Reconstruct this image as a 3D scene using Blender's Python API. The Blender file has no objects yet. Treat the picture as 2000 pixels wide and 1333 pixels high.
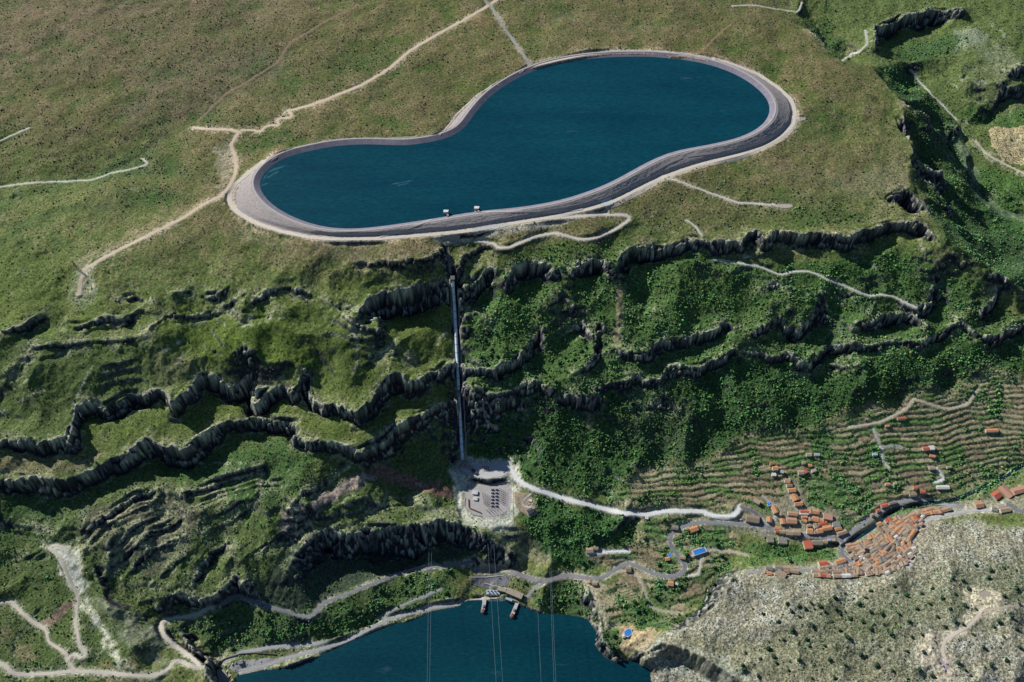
import bpy, math, random
import numpy as np
random.seed(7); RNG = np.random.default_rng(7)
scene = bpy.context.scene
COL = scene.collection

# ------------------------------------------------------------------ camera
CAM_H = 2830.0; PITCH = math.radians(52.0); FPX = 1732.05
cam_d = bpy.data.cameras.new("camera"); cam = bpy.data.objects.new("camera", cam_d); COL.objects.link(cam)
cam.location = (0, 0, CAM_H); cam.rotation_euler = (math.pi/2 - PITCH, 0, 0)
cam_d.sensor_fit = 'HORIZONTAL'; cam_d.angle = math.radians(60.0); cam_d.clip_start = 10; cam_d.clip_end = 60000
scene.camera = cam
CP, SP = math.cos(PITCH), math.sin(PITCH)

def ray(px, py):
    a = (np.asarray(px, float) - 1000.0)/FPX; b = (666.5 - np.asarray(py, float))/FPX
    return a, CP + b*SP, -SP + b*CP
def at_z(px, py, z):
    """survey point: where the sight line through a photo point meets elevation z"""
    dx, dy, dz = ray(px, py); t = (np.asarray(z, float) - CAM_H)/dz
    return dx*t, dy*t
def P(s):
    return [tuple(float(v) for v in q.split(',')) for q in s.split()]

# ------------------------------------------------------------------ terrain grid
CELL = 3.0
X0, X1, Y0, Y1 = -2300.0, 2300.0, 560.0, 3750.0
NX = int((X1-X0)/CELL)+1; NY = int((Y1-Y0)/CELL)+1
xs = X0 + np.arange(NX)*CELL; ys = Y0 + np.arange(NY)*CELL

def spectral(beta, lo, hi, seed, nx=NX, ny=NY, cell=CELL):
    """noise with power law spectrum between wavelengths lo..hi metres, unit deviation"""
    r = np.random.default_rng(seed)
    f = np.fft.rfft2(r.standard_normal((ny, nx)))
    ky = np.fft.fftfreq(ny, cell)[:, None]; kx = np.fft.rfftfreq(nx, cell)[None, :]
    k = np.sqrt(kx*kx + ky*ky); k[0, 0] = 1e-9
    a = k**(-beta); a[(k < 1.0/hi) | (k > 1.0/lo)] = 0
    n = np.fft.irfft2(f*a, s=(ny, nx))
    return (n/n.std()).astype(np.float32)
def bil(A, x, y):
    fx = np.clip((np.asarray(x, float)-X0)/CELL, 0, NX-1.001); fy = np.clip((np.asarray(y, float)-Y0)/CELL, 0, NY-1.001)
    i = fx.astype(int); j = fy.astype(int); u = fx-i; v = fy-j
    return A[j, i]*(1-u)*(1-v) + A[j, i+1]*u*(1-v) + A[j+1, i]*(1-u)*v + A[j+1, i+1]*u*v

LX, LY, LZ = [], [], []          # breakline samples
PX_, PY_, PZ_ = [], [], []       # spot heights
def dens(x, y, z, step=1.5):
    x = np.asarray(x, float); y = np.asarray(y, float); z = np.asarray(z, float)
    s = np.r_[0, np.cumsum(np.hypot(np.diff(x), np.diff(y)))]
    n = max(2, int(s[-1]/step)+1); q = np.linspace(0, s[-1], n)
    return np.interp(q, s, x), np.interp(q, s, y), np.interp(q, s, z), q
def noise1(q, seed, wl, amp):
    r = np.random.default_rng(seed); out = np.zeros_like(q)
    while wl > 4:
        n = int(q[-1]/wl)+3; out += np.interp(q/wl, np.arange(n), r.uniform(-1, 1, n))*amp; wl /= 2.1; amp *= 0.52
    return out
def zl(pts, z):
    if np.isscalar(z): return np.full(len(pts), float(z))
    z = np.asarray(z, float)
    return z if len(z) == len(pts) else np.interp(np.linspace(0, 1, len(pts)), np.linspace(0, 1, len(z)), z)
def line(s, z):
    p = P(s); z = zl(p, z); x, y = at_z([a for a, b in p], [b for a, b in p], z)
    x, y, zz, q = dens(x, y, z); LX.append(x); LY.append(y); LZ.append(zz)
CLIFFS = []
def cliff(s, z, drop, off=9, jit=7):
    """breakline pair: rim at z, foot `drop` lower on the right-hand side of the walk"""
    p = P(s); z = zl(p, z); x, y = at_z([a for a, b in p], [b for a, b in p], z)
    x, y, zz, q = dens(x, y, z)
    ks = 9
    xs_ = np.convolve(np.pad(x, ks, 'edge'), np.ones(2*ks+1)/(2*ks+1), 'valid'); ys_ = np.convolve(np.pad(y, ks, 'edge'), np.ones(2*ks+1)/(2*ks+1), 'valid')
    tx = np.gradient(xs_); ty = np.gradient(ys_); L = np.hypot(tx, ty)+1e-6; nx, ny = ty/L, -tx/L
    sd = int(abs(p[0][0]*13+p[0][1]*7+len(p)))
    j = noise1(q, sd, 60, jit); x = x+nx*j; y = y+ny*j
    e = np.clip(np.minimum(q, q[-1]-q)/35.0, 0.12, 1)
    d = (np.interp(np.linspace(0, 1, len(q)), np.linspace(0, 1, len(np.atleast_1d(drop))), np.atleast_1d(drop)))*e*np.clip(1+noise1(q, sd+5, 110, .34), .25, 1.7)
    LX.append(x); LY.append(y); LZ.append(zz); CLIFFS.append((x, y, float(np.max(np.atleast_1d(drop)))))
    o = off*(.5+.5*e)*np.clip(1+noise1(q, sd+9, 70, .4), .55, 2.2)
    if not (np.max(np.atleast_1d(drop)) >= 30 and off < 30): LX.append(x+nx*o); LY.append(y+ny*o); LZ.append(zz-d)
    if np.max(np.atleast_1d(drop)) >= 30 and off < 30:
        f = np.clip(.5+noise1(q, sd+21, 90, .35), .15, .9); lw = np.clip(2.5+noise1(q, sd+23, 70, 6), .6, 10)
        LX.append(x+nx*o*.35); LY.append(y+ny*o*.35); LZ.append(zz-d*f)
        LX.append(x+nx*(o*.35+lw)); LY.append(y+ny*(o*.35+lw)); LZ.append(zz-d*f-1.5)
        LX.append(x+nx*(o+lw)); LY.append(y+ny*(o+lw)); LZ.append(zz-d)
def spot(s):
    for q in s.split():
        a, b, z = (float(v) for v in q.split(','))
        x, y = at_z(a, b, z); PX_.append(float(x)); PY_.append(float(y)); PZ_.append(z)

# ---- plateau and reservoir
WATER_UP = 836.0; CREST = 845.0; WATER_LO = 330.0
shore_up = P("503,362 510,345 527,325 560,306 600,296 650,286 700,282 750,283 790,285 830,280 865,273 893,262 910,248 920,232 935,212 955,190 985,168 1020,148 1060,132 1100,122 1150,115 1210,111 1270,111 1330,116 1380,125 1420,138 1455,155 1482,175 1500,195 1505,213 1500,232 1485,248 1462,262 1430,273 1395,281 1355,288 1320,295 1290,305 1255,322 1220,342 1185,360 1150,374 1100,390 1050,400 1000,407 950,411 900,418 850,427 790,436 740,443 700,447 660,447 620,441 580,428 545,410 520,390")
def smooth_closed(x, y, n, k=4):
    x = np.asarray(x, float); y = np.asarray(y, float)
    x2 = np.r_[x, x[0]]; y2 = np.r_[y, y[0]]; s = np.r_[0, np.cumsum(np.hypot(np.diff(x2), np.diff(y2)))]
    q = np.linspace(0, s[-1], n, endpoint=False); a = np.interp(q, s, x2); b = np.interp(q, s, y2)
    w = np.hanning(2*k+3)[1:-1]; w /= w.sum()
    f = lambda v: np.convolve(np.r_[v[-k:], v, v[:k]], w, 'valid')
    return f(a), f(b)
_sx, _sy = at_z([a for a, b in shore_up], [b for a, b in shore_up], WATER_UP)
NSH = 600
SHX, SHY = smooth_closed(_sx, _sy, NSH, 10)
_tx = np.roll(SHX, -1)-np.roll(SHX, 1); _ty = np.roll(SHY, -1)-np.roll(SHY, 1); _l = np.hypot(_tx, _ty)
area = 0.5*np.sum(SHX*np.roll(SHY, -1)-np.roll(SHX, -1)*SHY)
sg = 1.0 if area > 0 else -1.0
ONX, ONY = sg*_ty/_l, -sg*_tx/_l            # outward normal
def ring(off):  # offset ring, smoothed so that it cannot fold in the concave bay
    return SHX+ONX*off, SHY+ONY*off
def add_ring(off, z):
    x, y = ring(off); x, y, zz, q = dens(np.r_[x, x[0]], np.r_[y, y[0]], np.full(NSH+1, float(z))); LX.append(x); LY.append(y); LZ.append(zz)
add_ring(-16, WATER_UP-8); add_ring(0, WATER_UP-0.6); add_ring(17, CREST-0.8); add_ring(27, CREST-0.8)
for k in range(0, 6): add_ring(-30-k*25, WATER_UP-9)
ringroad = P("1036,130 1090,117 1140,107 1200,101 1270,101 1350,108 1420,122 1480,145 1520,172 1545,195 1553,220 1548,245 1525,268 1490,288 1440,303 1390,315 1340,330 1290,348 1240,372 1205,390 1180,400 1150,408 1100,420 1040,430 980,440 940,447 880,455 820,460 740,466 650,467 600,463 550,452 500,436 465,416 449,397 448,380 458,362 478,345 500,326 535,305")
rz = [841, 841, 841, 840, 839, 837, 834, 830, 826, 822, 819, 817, 816, 816, 816, 816, 816, 817, 818, 818, 818, 818, 818, 818, 818, 818, 817, 817, 817, 817, 817, 816, 815, 815, 815, 816, 818, 823, 829, 835]
def bank_z(pts):
    """road level at which the outer bank falls at 1 in 1.9 from the crest"""
    out = []
    for a, b in pts:
        lo, hi = 812.0, 843.0
        for k in range(20):
            r_ = .5*(lo+hi); x_, y_ = at_z(a, b, r_); d_ = np.hypot(SHX-x_, SHY-y_).min()-26
            if d_/1.9 > CREST-r_: hi = r_
            else: lo = r_
        out.append(r_)
    out = np.array(out); return np.convolve(np.pad(out, 1, 'edge'), [.25, .5, .25], 'valid')
rz = bank_z(ringroad); line(' '.join('%g,%g' % p for p in ringroad), rz); print('ring', [int(v) for v in rz])
line("560,290 640,274 700,268 760,270 810,268", [838, 839, 839, 838, 838])
line("857,266 880,240 915,202 930,188 1000,150 1036,130", [834, 832, 836, 839, 841, 841])
spot("0,0,872 150,0,870 300,0,866 600,0,858 800,0,853 950,0,850 1150,0,847 1300,0,843 1430,10,838 0,80,862 250,80,858 700,60,850 900,60,847 1100,60,845 1300,60,842 1450,70,832 0,150,850 180,130,854 500,40,856 760,120,846 600,180,841 740,220,838 850,170,841 1000,80,845 1500,100,824 1580,120,815")
spot("100,230,835 250,230,832 330,180,842 440,150,846 540,60,852 460,330,818 600,225,836 520,290,828")
line("570,95 520,140 440,195 385,235 310,270 285,300 240,325 120,362 0,395", [842, 836, 824, 812, 797, 790, 783, 772, 758])
line("500,170 430,235 480,200", [836, 822, 832])
line("180,185 120,225 50,258 0,282", [836, 824, 808, 798])
spot("60,330,800 180,280,815 0,340,795 340,330,812 400,290,818 300,380,798 380,360,808")
spot("60,440,783 230,425,796 150,400,778 20,500,770 120,470,782 330,430,802 420,400,812")
line("440,385 400,408 320,450 250,480 170,522", [813, 811, 803, 792, 776])
spot("155,560,766 150,600,752 60,560,752 0,580,742 250,560,768 300,500,786 400,480,800 500,480,810 620,490,821")
spot("700,490,822 800,485,820 560,540,785 400,540,776 330,570,762 500,640,728 650,560,775")
cliff("0,655 40,640 80,622", [733, 735, 738], 24)
cliff("128,634 160,636 200,625 240,622 268,600", [737, 738, 740, 742, 748], 24)
cliff("235,580 260,575 290,590", [757, 758, 752], 12)
cliff("0,738 30,718 62,682 110,672 200,668 285,658", [704, 706, 712, 716, 718, 722], 8, 6)
cliff("285,655 322,618 390,611 450,603 480,622 540,612", [724, 733, 735, 738, 734, 736], 8, 6)
cliff("390,575 415,572 445,565 450,555", [766, 767, 769, 772], 12)
cliff("495,590 530,568 560,563 590,570 625,582", [760, 765, 767, 765, 760], 15)
cliff("660,600 690,628 740,640", [752, 742, 738], 9)
cliff("680,512 700,507 780,515 840,503 868,482", [812, 813, 813, 813, 814], [8, 14, 16, 18, 16])
cliff("700,612 735,578 790,560 840,552 868,545 884,546", [755, 762, 768, 772, 774, 772], [40, 76, 92, 92, 84, 60], 15)
cliff("690,650 700,640 740,620", [728, 730, 735], 6)
# ---- middle left benches
cliff("0,856 65,858 130,864 147,792 160,784 200,792 250,770 312,768 338,800 392,735 408,733 448,757 488,733 496,772 545,745 566,765 598,735 604,782 640,785 700,812 728,775 766,735 800,748 850,725 888,702", [636, 636, 638, 644, 645, 644, 646, 646, 640, 650, 650, 648, 650, 644, 648, 645, 648, 643, 640, 632, 640, 648, 646, 645, 642], [38, 40, 38, 46, 50, 50, 52, 54, 52, 42, 46, 54, 40], 10, 7)
line("620,650 640,720 690,780", [712, 680, 648])
line("450,660 500,690", [716, 700])
spot("150,720,690 300,700,700 250,620,735 450,660,712 550,680,708 640,640,722 780,660,702 840,650,694 700,700,682 100,800,655 220,740,680 400,700,694")
spot("230,830,610 330,830,602 460,790,610 540,800,612 650,800,598 790,790,592 850,755,606 40,900,598 100,905,596")
cliff("0,938 70,936 125,942 200,906 285,866 350,880 395,850 440,825 485,812 580,822 578,852 650,872 700,884 745,860 790,820 890,778", [578, 578, 578, 584, 590, 588, 592, 594, 596, 596, 590, 584, 580, 584, 588, 590], [46, 54, 60, 76, 80, 66, 56, 56, 50, 40, 36, 34, 56, 48, 26], 11, 7)
cliff("0,1026 60,1030 110,1040", [505, 503, 500], 10)
cliff("150,1050 200,1010 260,970 310,955", [518, 526, 536, 540], 13, 6)
cliff("160,1070 230,1010 300,975", [508, 520, 528], 8, 5)
cliff("350,960 430,930 510,915", [536, 540, 544], 12)
spot("60,1000,520 100,975,530 200,960,545 330,900,560 420,880,560 520,880,556 600,930,535 560,900,545 650,905,535 450,990,500 360,1010,500 260,1060,478 340,1080,462 520,1010,500")
line("700,925 640,965 590,1000 545,1040 510,1080", [528, 510, 492, 474, 455])
spot("850,862,482 820,885,488 850,905,458 800,905,488 872,885,462 850,820,520 760,930,500 830,945,466 780,980,468 700,985,476 640,1010,470 600,1060,436 860,930,465")
line("520,930 490,1000 450,1060 420,1120", [532, 490, 462, 430])
cliff("375,1140 410,1080 440,1055 455,1075", [448, 465, 470, 464], 26, 8)
cliff("330,1158 370,1174 418,1166 458,1130 482,1142", [428, 424, 424, 430, 425], [20, 44, 48, 44, 20], 12)
spot("400,1150,436 440,1110,440 540,1130,420 520,1100,440 300,1130,445")
cliff("560,1120 575,1090 600,1058 640,1028 660,1040 700,1040 760,1036 800,1028 870,1022 920,1030 955,1045 1000,1072", [430, 438, 446, 455, 455, 455, 454, 452, 448, 436, 424, 404], [26, 50, 66, 82, 86, 90, 90, 88, 84, 74, 52, 26], 42, 8)
for s_, z_, d_ in (("205,1075 262,1030 325,992", [500, 508, 514], 9), ("190,1120 252,1072 335,1020 372,1002", [470, 488, 502, 508], 10), ("235,1125 300,1078 360,1045", [458, 474, 484], 9), ("385,985 440,962 505,945 560,940", [520, 524, 528, 528], 9), ("400,1012 455,985 500,962", [504, 508, 514], 8), ("395,1040 450,1012 490,985", [488, 494, 500], 8), ("560,985 600,960 640,930", [512, 520, 528], 10), ("470,1100 500,1075 540,1050", [446, 456, 464], 9), ("560,1060 590,1035 622,1012", [446, 458, 466], 10), ("280,1150 330,1110 372,1078", [436, 452, 464], 9), ("720,1000 770,985 820,975", [462, 466, 466], 8), ("40,1090 80,1075 92,1062", [484, 486, 488], 8),
    ("340,570 370,562 385,572", [764, 766, 764], 10), ("455,580 480,574 492,582", [762, 764, 762], 10), ("640,590 668,600 690,596", [756, 752, 752], 9), ("745,700 775,690 800,700", [672, 674, 672], 7), ("905,620 935,612 955,625", [700, 702, 700], 10), ("1070,590 1095,580 1120,596", [716, 720, 714], 12), ("1240,600 1262,596 1280,606", [700, 702, 698], 8), ("1480,560 1510,552 1540,560", [712, 714, 710], 9), ("1620,560 1650,570 1680,566", [696, 692, 692], 9), ("1250,800 1290,790 1330,800", [552, 556, 552], 8), ("1100,800 1140,792 1170,806", [548, 552, 546], 9), ("960,800 1000,792 1030,800", [545, 548, 545], 9)):
    cliff(s_, z_, d_, 6, 5)
# ---- lower left
line("90,1065 120,1110 150,1160 155,1210", [490, 470, 452, 440])
line("170,1080 200,1165 250,1250 290,1320", [492, 458, 434, 412])
line("185,1110 235,1165 300,1215 345,1255 400,1300", [468, 430, 395, 368, 342])
spot("0,1090,488 0,1140,466 50,1200,448 0,1250,436 100,1250,434 0,1320,425 60,1320,422 150,1318,418 300,1330,408 240,1200,442 0,1200,450")
line("0,1180 30,1185 70,1230 95,1255 130,1280 145,1313", [450, 449, 440, 434, 428, 422])
line("0,1293 30,1318 80,1315 150,1312 220,1318 290,1322 320,1310 345,1292 390,1305", [428, 424, 422, 420, 417, 412, 409, 406, 400])
line("390,1305 385,1290 350,1262 315,1230 312,1215 335,1208 370,1200 420,1195", [399, 397, 393, 388, 386, 384, 381, 377])
cliff("420,1333 402,1290 375,1262 345,1235", [398, 392, 390, 386], [60, 58, 44, 20], 16, 4)
line("420,1195 455,1165 470,1162 490,1172 530,1185 575,1198 598,1204 612,1198 635,1175 700,1150 760,1125 820,1108 870,1104 930,1096", [377, 375, 374, 374, 374, 374, 374, 373, 372, 370, 367, 364, 362, 360])
line("440,1293 470,1275 540,1262 610,1260 680,1245 720,1225 770,1205 840,1184 890,1175 940,1170 990,1168", [338, 338, 337, 337, 336, 336, 335, 335, 335, 335, 335])
spot("480,1220,352 560,1230,348 640,1220,348 700,1190,350 780,1150,352 850,1140,348 420,1230,360 380,1225,372")
shore_lo = P("452,1345 466,1318 500,1313 560,1304 600,1290 650,1275 700,1252 740,1236 800,1212 850,1193 920,1176 990,1174 1025,1186 1060,1200 1110,1205 1150,1212 1167,1236 1160,1258 1180,1285 1240,1292 1270,1308 1275,1345")
line(' '.join('%g,%g' % p for p in shore_lo), 329.0)
for k, (dx_, dz_) in enumerate(((14, 10), (40, 16), (90, 20))):
    line(' '.join('%g,%g' % (p[0]*.86+.14*880 if i < 3 or i > 17 else p[0], p[1]+dx_) for i, p in enumerate(shore_lo) if 2 < i < 19), 329.0-dz_)
# ---- works platform at the foot of the penstock
line("885,905 905,900 930,905 985,900 1000,915 985,932 950,938 905,925 890,915", 446)
line("912,945 925,943 985,945 1000,955 1000,990 985,1003 960,1012 925,1008 905,990 912,945", 430)
line("935,950 975,950 980,985 940,1000 935,960", 430)
line("890,545 893,650 897,760 902,850 905,900", [742, 652, 568, 488, 448])
line("870,490 876,520 884,545", [790, 768, 745])
# ---- right of the penstock
line("1000,470 1060,455 1140,465 1200,440 1235,420", [806, 806, 804, 806, 809])
line("955,478 975,486 1000,476", [803, 802, 804])
cliff("895,520 905,500 940,480 980,470", [792, 796, 800, 806], [30, 26, 16, 8], 9)
cliff("895,560 915,548 945,530 965,520", [770, 772, 774, 776], [64, 66, 56, 24], 13)
cliff("985,540 1010,522 1050,510 1082,522", [772, 778, 782, 778], [60, 64, 56, 30], 13)
cliff("1110,528 1140,510 1170,508 1200,525", [772, 778, 779, 772], [30, 44, 44, 24], 12)
cliff("1205,530 1222,492 1245,482 1300,477 1345,466 1400,470 1450,471 1462,452 1480,448 1492,474 1515,448 1560,462 1600,455 1650,462 1700,446 1760,432 1800,436 1822,458", [766, 778, 782, 785, 787, 787, 787, 790, 791, 787, 790, 788, 789, 788, 790, 792, 790, 782], [30, 44, 40, 36, 40, 46, 46, 50, 52, 54, 56, 58, 56, 44], 12, 6)
spot("1300,420,806 1400,400,808 1500,380,808 1600,400,800 1700,390,796 1600,330,808 1700,300,800 1640,240,810 1700,200,806 1600,180,815 1350,370,812 1450,340,812 1640,140,812 1100,480,796")
spot("930,590,718 1000,600,712 1100,600,710 1070,560,735 1200,600,705 1150,640,682 980,640,690 1090,680,650")
line("1060,590 1060,650 1070,700", [712, 672, 640])
line("940,560 925,600 915,640", [722, 705, 680])
cliff("905,705 930,722 970,728 1010,705 1035,682 1055,645", [646, 638, 636, 646, 654, 664], [12, 22, 30, 36, 36, 14], 10, 5)
cliff("1110,640 1140,620 1165,660", [676, 684, 668], 16)
cliff("1118,725 1140,722 1158,700 1165,650", [632, 632, 640, 660], [16, 30, 36, 18], 10)
cliff("1195,678 1225,690 1262,692 1290,668 1340,662 1390,645 1420,628 1434,640", [650, 644, 644, 652, 654, 660, 666, 660], [16, 30, 36, 42, 44, 44, 40], 10, 5)
cliff("1455,640 1470,648 1490,640 1505,628", [654, 650, 654, 658], [10, 34, 36, 14], 10, 4)
cliff("1515,612 1535,640 1562,648 1585,625 1602,590", [662, 650, 648, 656, 672], [8, 26, 44, 50, 22], 10, 4)
cliff("1670,632 1690,640 1720,622 1750,610 1790,612 1812,640", [650, 646, 652, 656, 652, 640], [14, 36, 42, 40, 28], 10, 5)
cliff("1745,590 1795,606 1815,590 1822,552", [664, 658, 664, 680], [6, 26, 36, 14], 9, 4)
cliff("1905,600 1920,612 1935,590 1945,555", [652, 648, 656, 672], [8, 34, 36, 14], 9, 4)
line("1440,560 1445,620 1445,670", [708, 668, 630])
line("1605,575 1625,630 1615,665", [690, 640, 612])
line("1330,560 1360,610", [712, 682])
line("1530,560 1545,610", [706, 676])
line("1150,560 1180,640", [732, 680])
spot("1260,560,726 1270,620,692 1380,570,712 1480,570,706 1400,510,738 1560,530,722 1640,560,702 1700,530,718 1780,500,732 1740,570,692 1860,560,692 1900,530,700 1850,510,722")
cliff("905,752 930,764 965,768 1020,752 1075,738", [612, 606, 604, 610, 616], [14, 22, 26, 30, 16], 10, 5)
cliff("1110,765 1150,772 1190,748 1240,738 1290,744 1302,716 1340,714 1375,712 1410,694 1436,682", [600, 596, 606, 610, 606, 618, 618, 618, 624, 628], [10, 24, 34, 36, 30, 26, 30, 30], 10, 5)
cliff("1436,678 1465,690 1500,690 1545,694 1582,708 1600,690 1620,668 1690,678 1740,664 1800,668 1845,650 1868,630", [628, 622, 622, 620, 614, 620, 626, 620, 624, 620, 624, 628], [16, 24, 24, 20, 24, 34, 28, 26, 26, 34, 30], 9, 5)
cliff("1868,628 1900,648 1945,664 1965,650 2010,626", [630, 622, 616, 620, 630], [8, 14, 30, 40, 40], 10, 5)
cliff("1600,706 1650,712 1690,705", [602, 600, 602], 10)
spot("1000,800,545 1100,810,540 1200,790,562 1150,830,520 1000,850,495 1080,880,482 1300,800,550 1250,850,512 1400,760,565 1350,850,505 1450,820,515 1550,760,560 1500,830,505 1650,760,560 1600,820,512 1750,740,570 1720,800,520 1850,720,570 1850,780,520 1950,720,560 2000,760,530 950,850,490")
spot("1100,930,455 1150,960,446 1200,930,462 1280,920,464 1350,930,456 1400,960,442 1300,970,442 1400,880,478 1500,890,470 1600,880,472 1700,870,476 1800,850,482 1900,830,488 2000,820,494 1480,940,448 1580,940,450 1700,930,450 1800,900,456 1900,890,456 2000,870,462 1600,970,438 1700,970,432 1800,950,430 1880,930,432")
line("1000,915 1018,940 1045,958 1100,975 1180,995 1260,1005 1320,997 1370,1000 1420,1010 1442,995", [446, 444, 441, 438, 434, 430, 429, 428, 426, 427])
line("1640,1052 1580,1048 1520,1035 1480,1028 1440,1024 1400,1022 1360,1020 1325,1032 1308,1050 1312,1075 1335,1095 1338,1110 1322,1122 1300,1126 1270,1118 1230,1100 1205,1112 1180,1128 1150,1132 1100,1128 1060,1138 1030,1130 990,1115 950,1108", [420, 420, 419, 418, 416, 414, 412, 408, 403, 398, 393, 390, 387, 385, 382, 377, 374, 371, 368, 364, 362, 360, 357, 355])
line("930,1100 960,1098 990,1104 1060,1138", [356, 356, 357, 360])
spot("1100,1010,424 1150,1040,408 1060,1050,405 1200,1050,410 1100,1080,386 1200,1075,396 1160,1085,392 1260,1050,408 1280,1085,396")
spot("1100,1160,345 1060,1170,338 1140,1180,346 1010,1140,348 1200,1150,378 1170,1190,372 1200,1200,366 1160,1150,370")
cliff("1140,1130 1150,1160 1172,1215 1175,1250 1205,1290", [366, 366, 362, 356, 352], [8, 20, 24, 20, 14], 10, 5)
line("1395,1120 1390,1170 1370,1195 1320,1215 1250,1215 1200,1225", [382, 366, 360, 356, 352, 348])
spot("1350,1150,380 1280,1150,384 1250,1190,370 1225,1240,366 1260,1240,368 1300,1240,372 1240,1270,350")
# ---- river, village and bare hill
line("2010,905 1985,920 1955,940 1915,958 1880,975 1830,978 1790,982 1745,995 1700,1030 1665,1052 1640,1065 1600,1075 1540,1090 1470,1090 1430,1085 1400,1105", [432, 430, 428, 425, 423, 421, 419, 416, 412, 409, 405, 402, 397, 392, 388, 384])
line("1650,1050 1700,1015 1750,985 1790,975 1840,985 1880,990", [420, 423, 426, 428, 430, 432])
line("1645,1060 1640,1085 1660,1100 1690,1098", [420, 422, 424, 426])
line("1470,1115 1500,1112 1560,1115 1620,1108 1660,1100", [426, 426, 426, 425, 424])
spot("1500,1060,410 1580,1080,406 1440,1060,404 1400,1060,402 1360,1075,400 1700,1070,428 1740,1050,432 1780,1030,434 1780,1060,442 1740,1100,444 1700,1120,446 1650,1125,444 1560,1130,438 1480,1130,436 1820,1010,434 1880,1010,440 1950,1010,446 2000,990,444 2000,950,440 1940,980,438")
spot("1820,1060,462 1880,1070,478 1950,1080,492 2000,1070,496 1850,1120,482 1780,1130,462 1700,1150,462 1600,1150,456 1500,1160,458 1440,1140,440 1410,1180,420 1370,1220,404 1400,1240,424 1330,1245,398")
spot("1600,1210,478 1700,1200,482 1800,1180,490 1920,1170,512 2000,1150,512 1500,1230,456 1450,1270,440 1350,1270,412 1600,1290,462 1720,1270,484 1830,1240,504 1950,1240,510 2000,1320,508 1850,1320,496 1700,1333,470 1580,1340,448")
line("1428,1130 1400,1180 1360,1220 1310,1240 1280,1260", [434, 416, 400, 388, 378])
cliff("1255,1280 1290,1262 1340,1268 1390,1290 1430,1318 1490,1350", [372, 388, 404, 414, 420, 424], [20, 40, 56, 62, 66, 66], 22, 5)
# ---- canyon on the right
line("1500,30 1545,50 1580,75 1600,95 1640,118 1700,128 1720,150", [822, 820, 818, 816, 812, 808, 804])
line("1560,0 1590,35 1610,85 1640,108 1660,115", [784, 752, 718, 704, 704])
line("1660,115 1690,95 1702,80", [732, 742, 752])
cliff("1614,96 1602,80 1575,60", [806, 812, 814], [20, 50, 30], 14)
cliff("1705,92 1708,56 1740,42 1760,30 1820,15 1880,20", [752, 762, 764, 766, 768, 768], [20, 56, 66, 66, 60, 16], 14, 6)
spot("1650,40,778 1700,20,772 1620,10,790 1800,80,690 1750,70,694 1870,60,694 1730,120,680 1760,100,682")
line("1790,125 1840,88 1900,45 1940,25 2010,30", [690, 712, 742, 752, 756])
line("1720,150 1750,190 1762,215 1775,255 1790,300 1770,330 1778,365 1745,385 1760,410 1812,445", [804, 800, 797, 795, 792, 794, 794, 796, 794, 786])
cliff("1815,228 1795,216 1770,208 1752,186 1746,178", [772, 782, 790, 796, 798], [10, 44, 56, 50, 16], 14)
cliff("1838,338 1812,322 1788,292 1768,258 1754,228", [752, 766, 778, 788, 794], [16, 70, 90, 80, 24], 18)
cliff("1862,396 1842,374 1815,350 1795,338 1780,328", [728, 744, 764, 778, 788], [16, 80, 105, 90, 24], 20)
cliff("1735,394 1750,374 1768,366 1792,382 1818,414", [795, 795, 793, 782, 764], [20, 84, 100, 88, 24], 24)
line("1822,458 1870,488 1910,510 1955,538 2010,572", [780, 752, 732, 700, 664])
line("1772,140 1785,158 1825,190 1865,235 1885,280 1898,315 1908,360 1935,395 2010,425", [668, 660, 638, 615, 598, 586, 572, 560, 540])
cliff("1882,335 1862,292 1852,262 1862,240", [624, 640, 648, 652], [12, 30, 30, 10], 12)
spot("1850,420,690 1900,450,640 1960,470,606 1990,520,620 1840,340,690 1860,390,655 1820,270,705 1800,190,712 1760,165,738 1950,380,562")
spot("1850,190,660 1920,200,668 1850,140,700 1950,130,716 2000,180,700 1900,100,728 2000,100,738 1930,260,606 1990,260,622 1960,320,594 2000,380,566 1980,220,650")
line("1890,60 1960,50 2010,70", [742, 756, 756])
line("1850,150 1900,165 1960,160 2010,120", [672, 690, 704, 716])
line("1930,240 1960,200 1990,190 2020,200", [612, 640, 655, 660])
line("1900,225 1940,180 1985,170", [640, 676, 690])
cliff("1975,140 1990,128 2015,122", [722, 726, 728], [30, 50, 50], 14)
line("1840,415 1880,440 1930,470 1990,500", [700, 668, 632, 600])
spot("2100,1000,450 2150,800,520 2150,600,600 2150,450,540 2150,200,680 2150,0,760 -150,0,880 -150,300,800 -150,600,720 -150,850,650 -150,1000,540 -150,1250,450 -150,1400,400 2150,1200,520 2100,1400,500")
spot("0,-120,900 500,-120,880 1000,-120,860 1500,-120,830 1900,-120,800")

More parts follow.
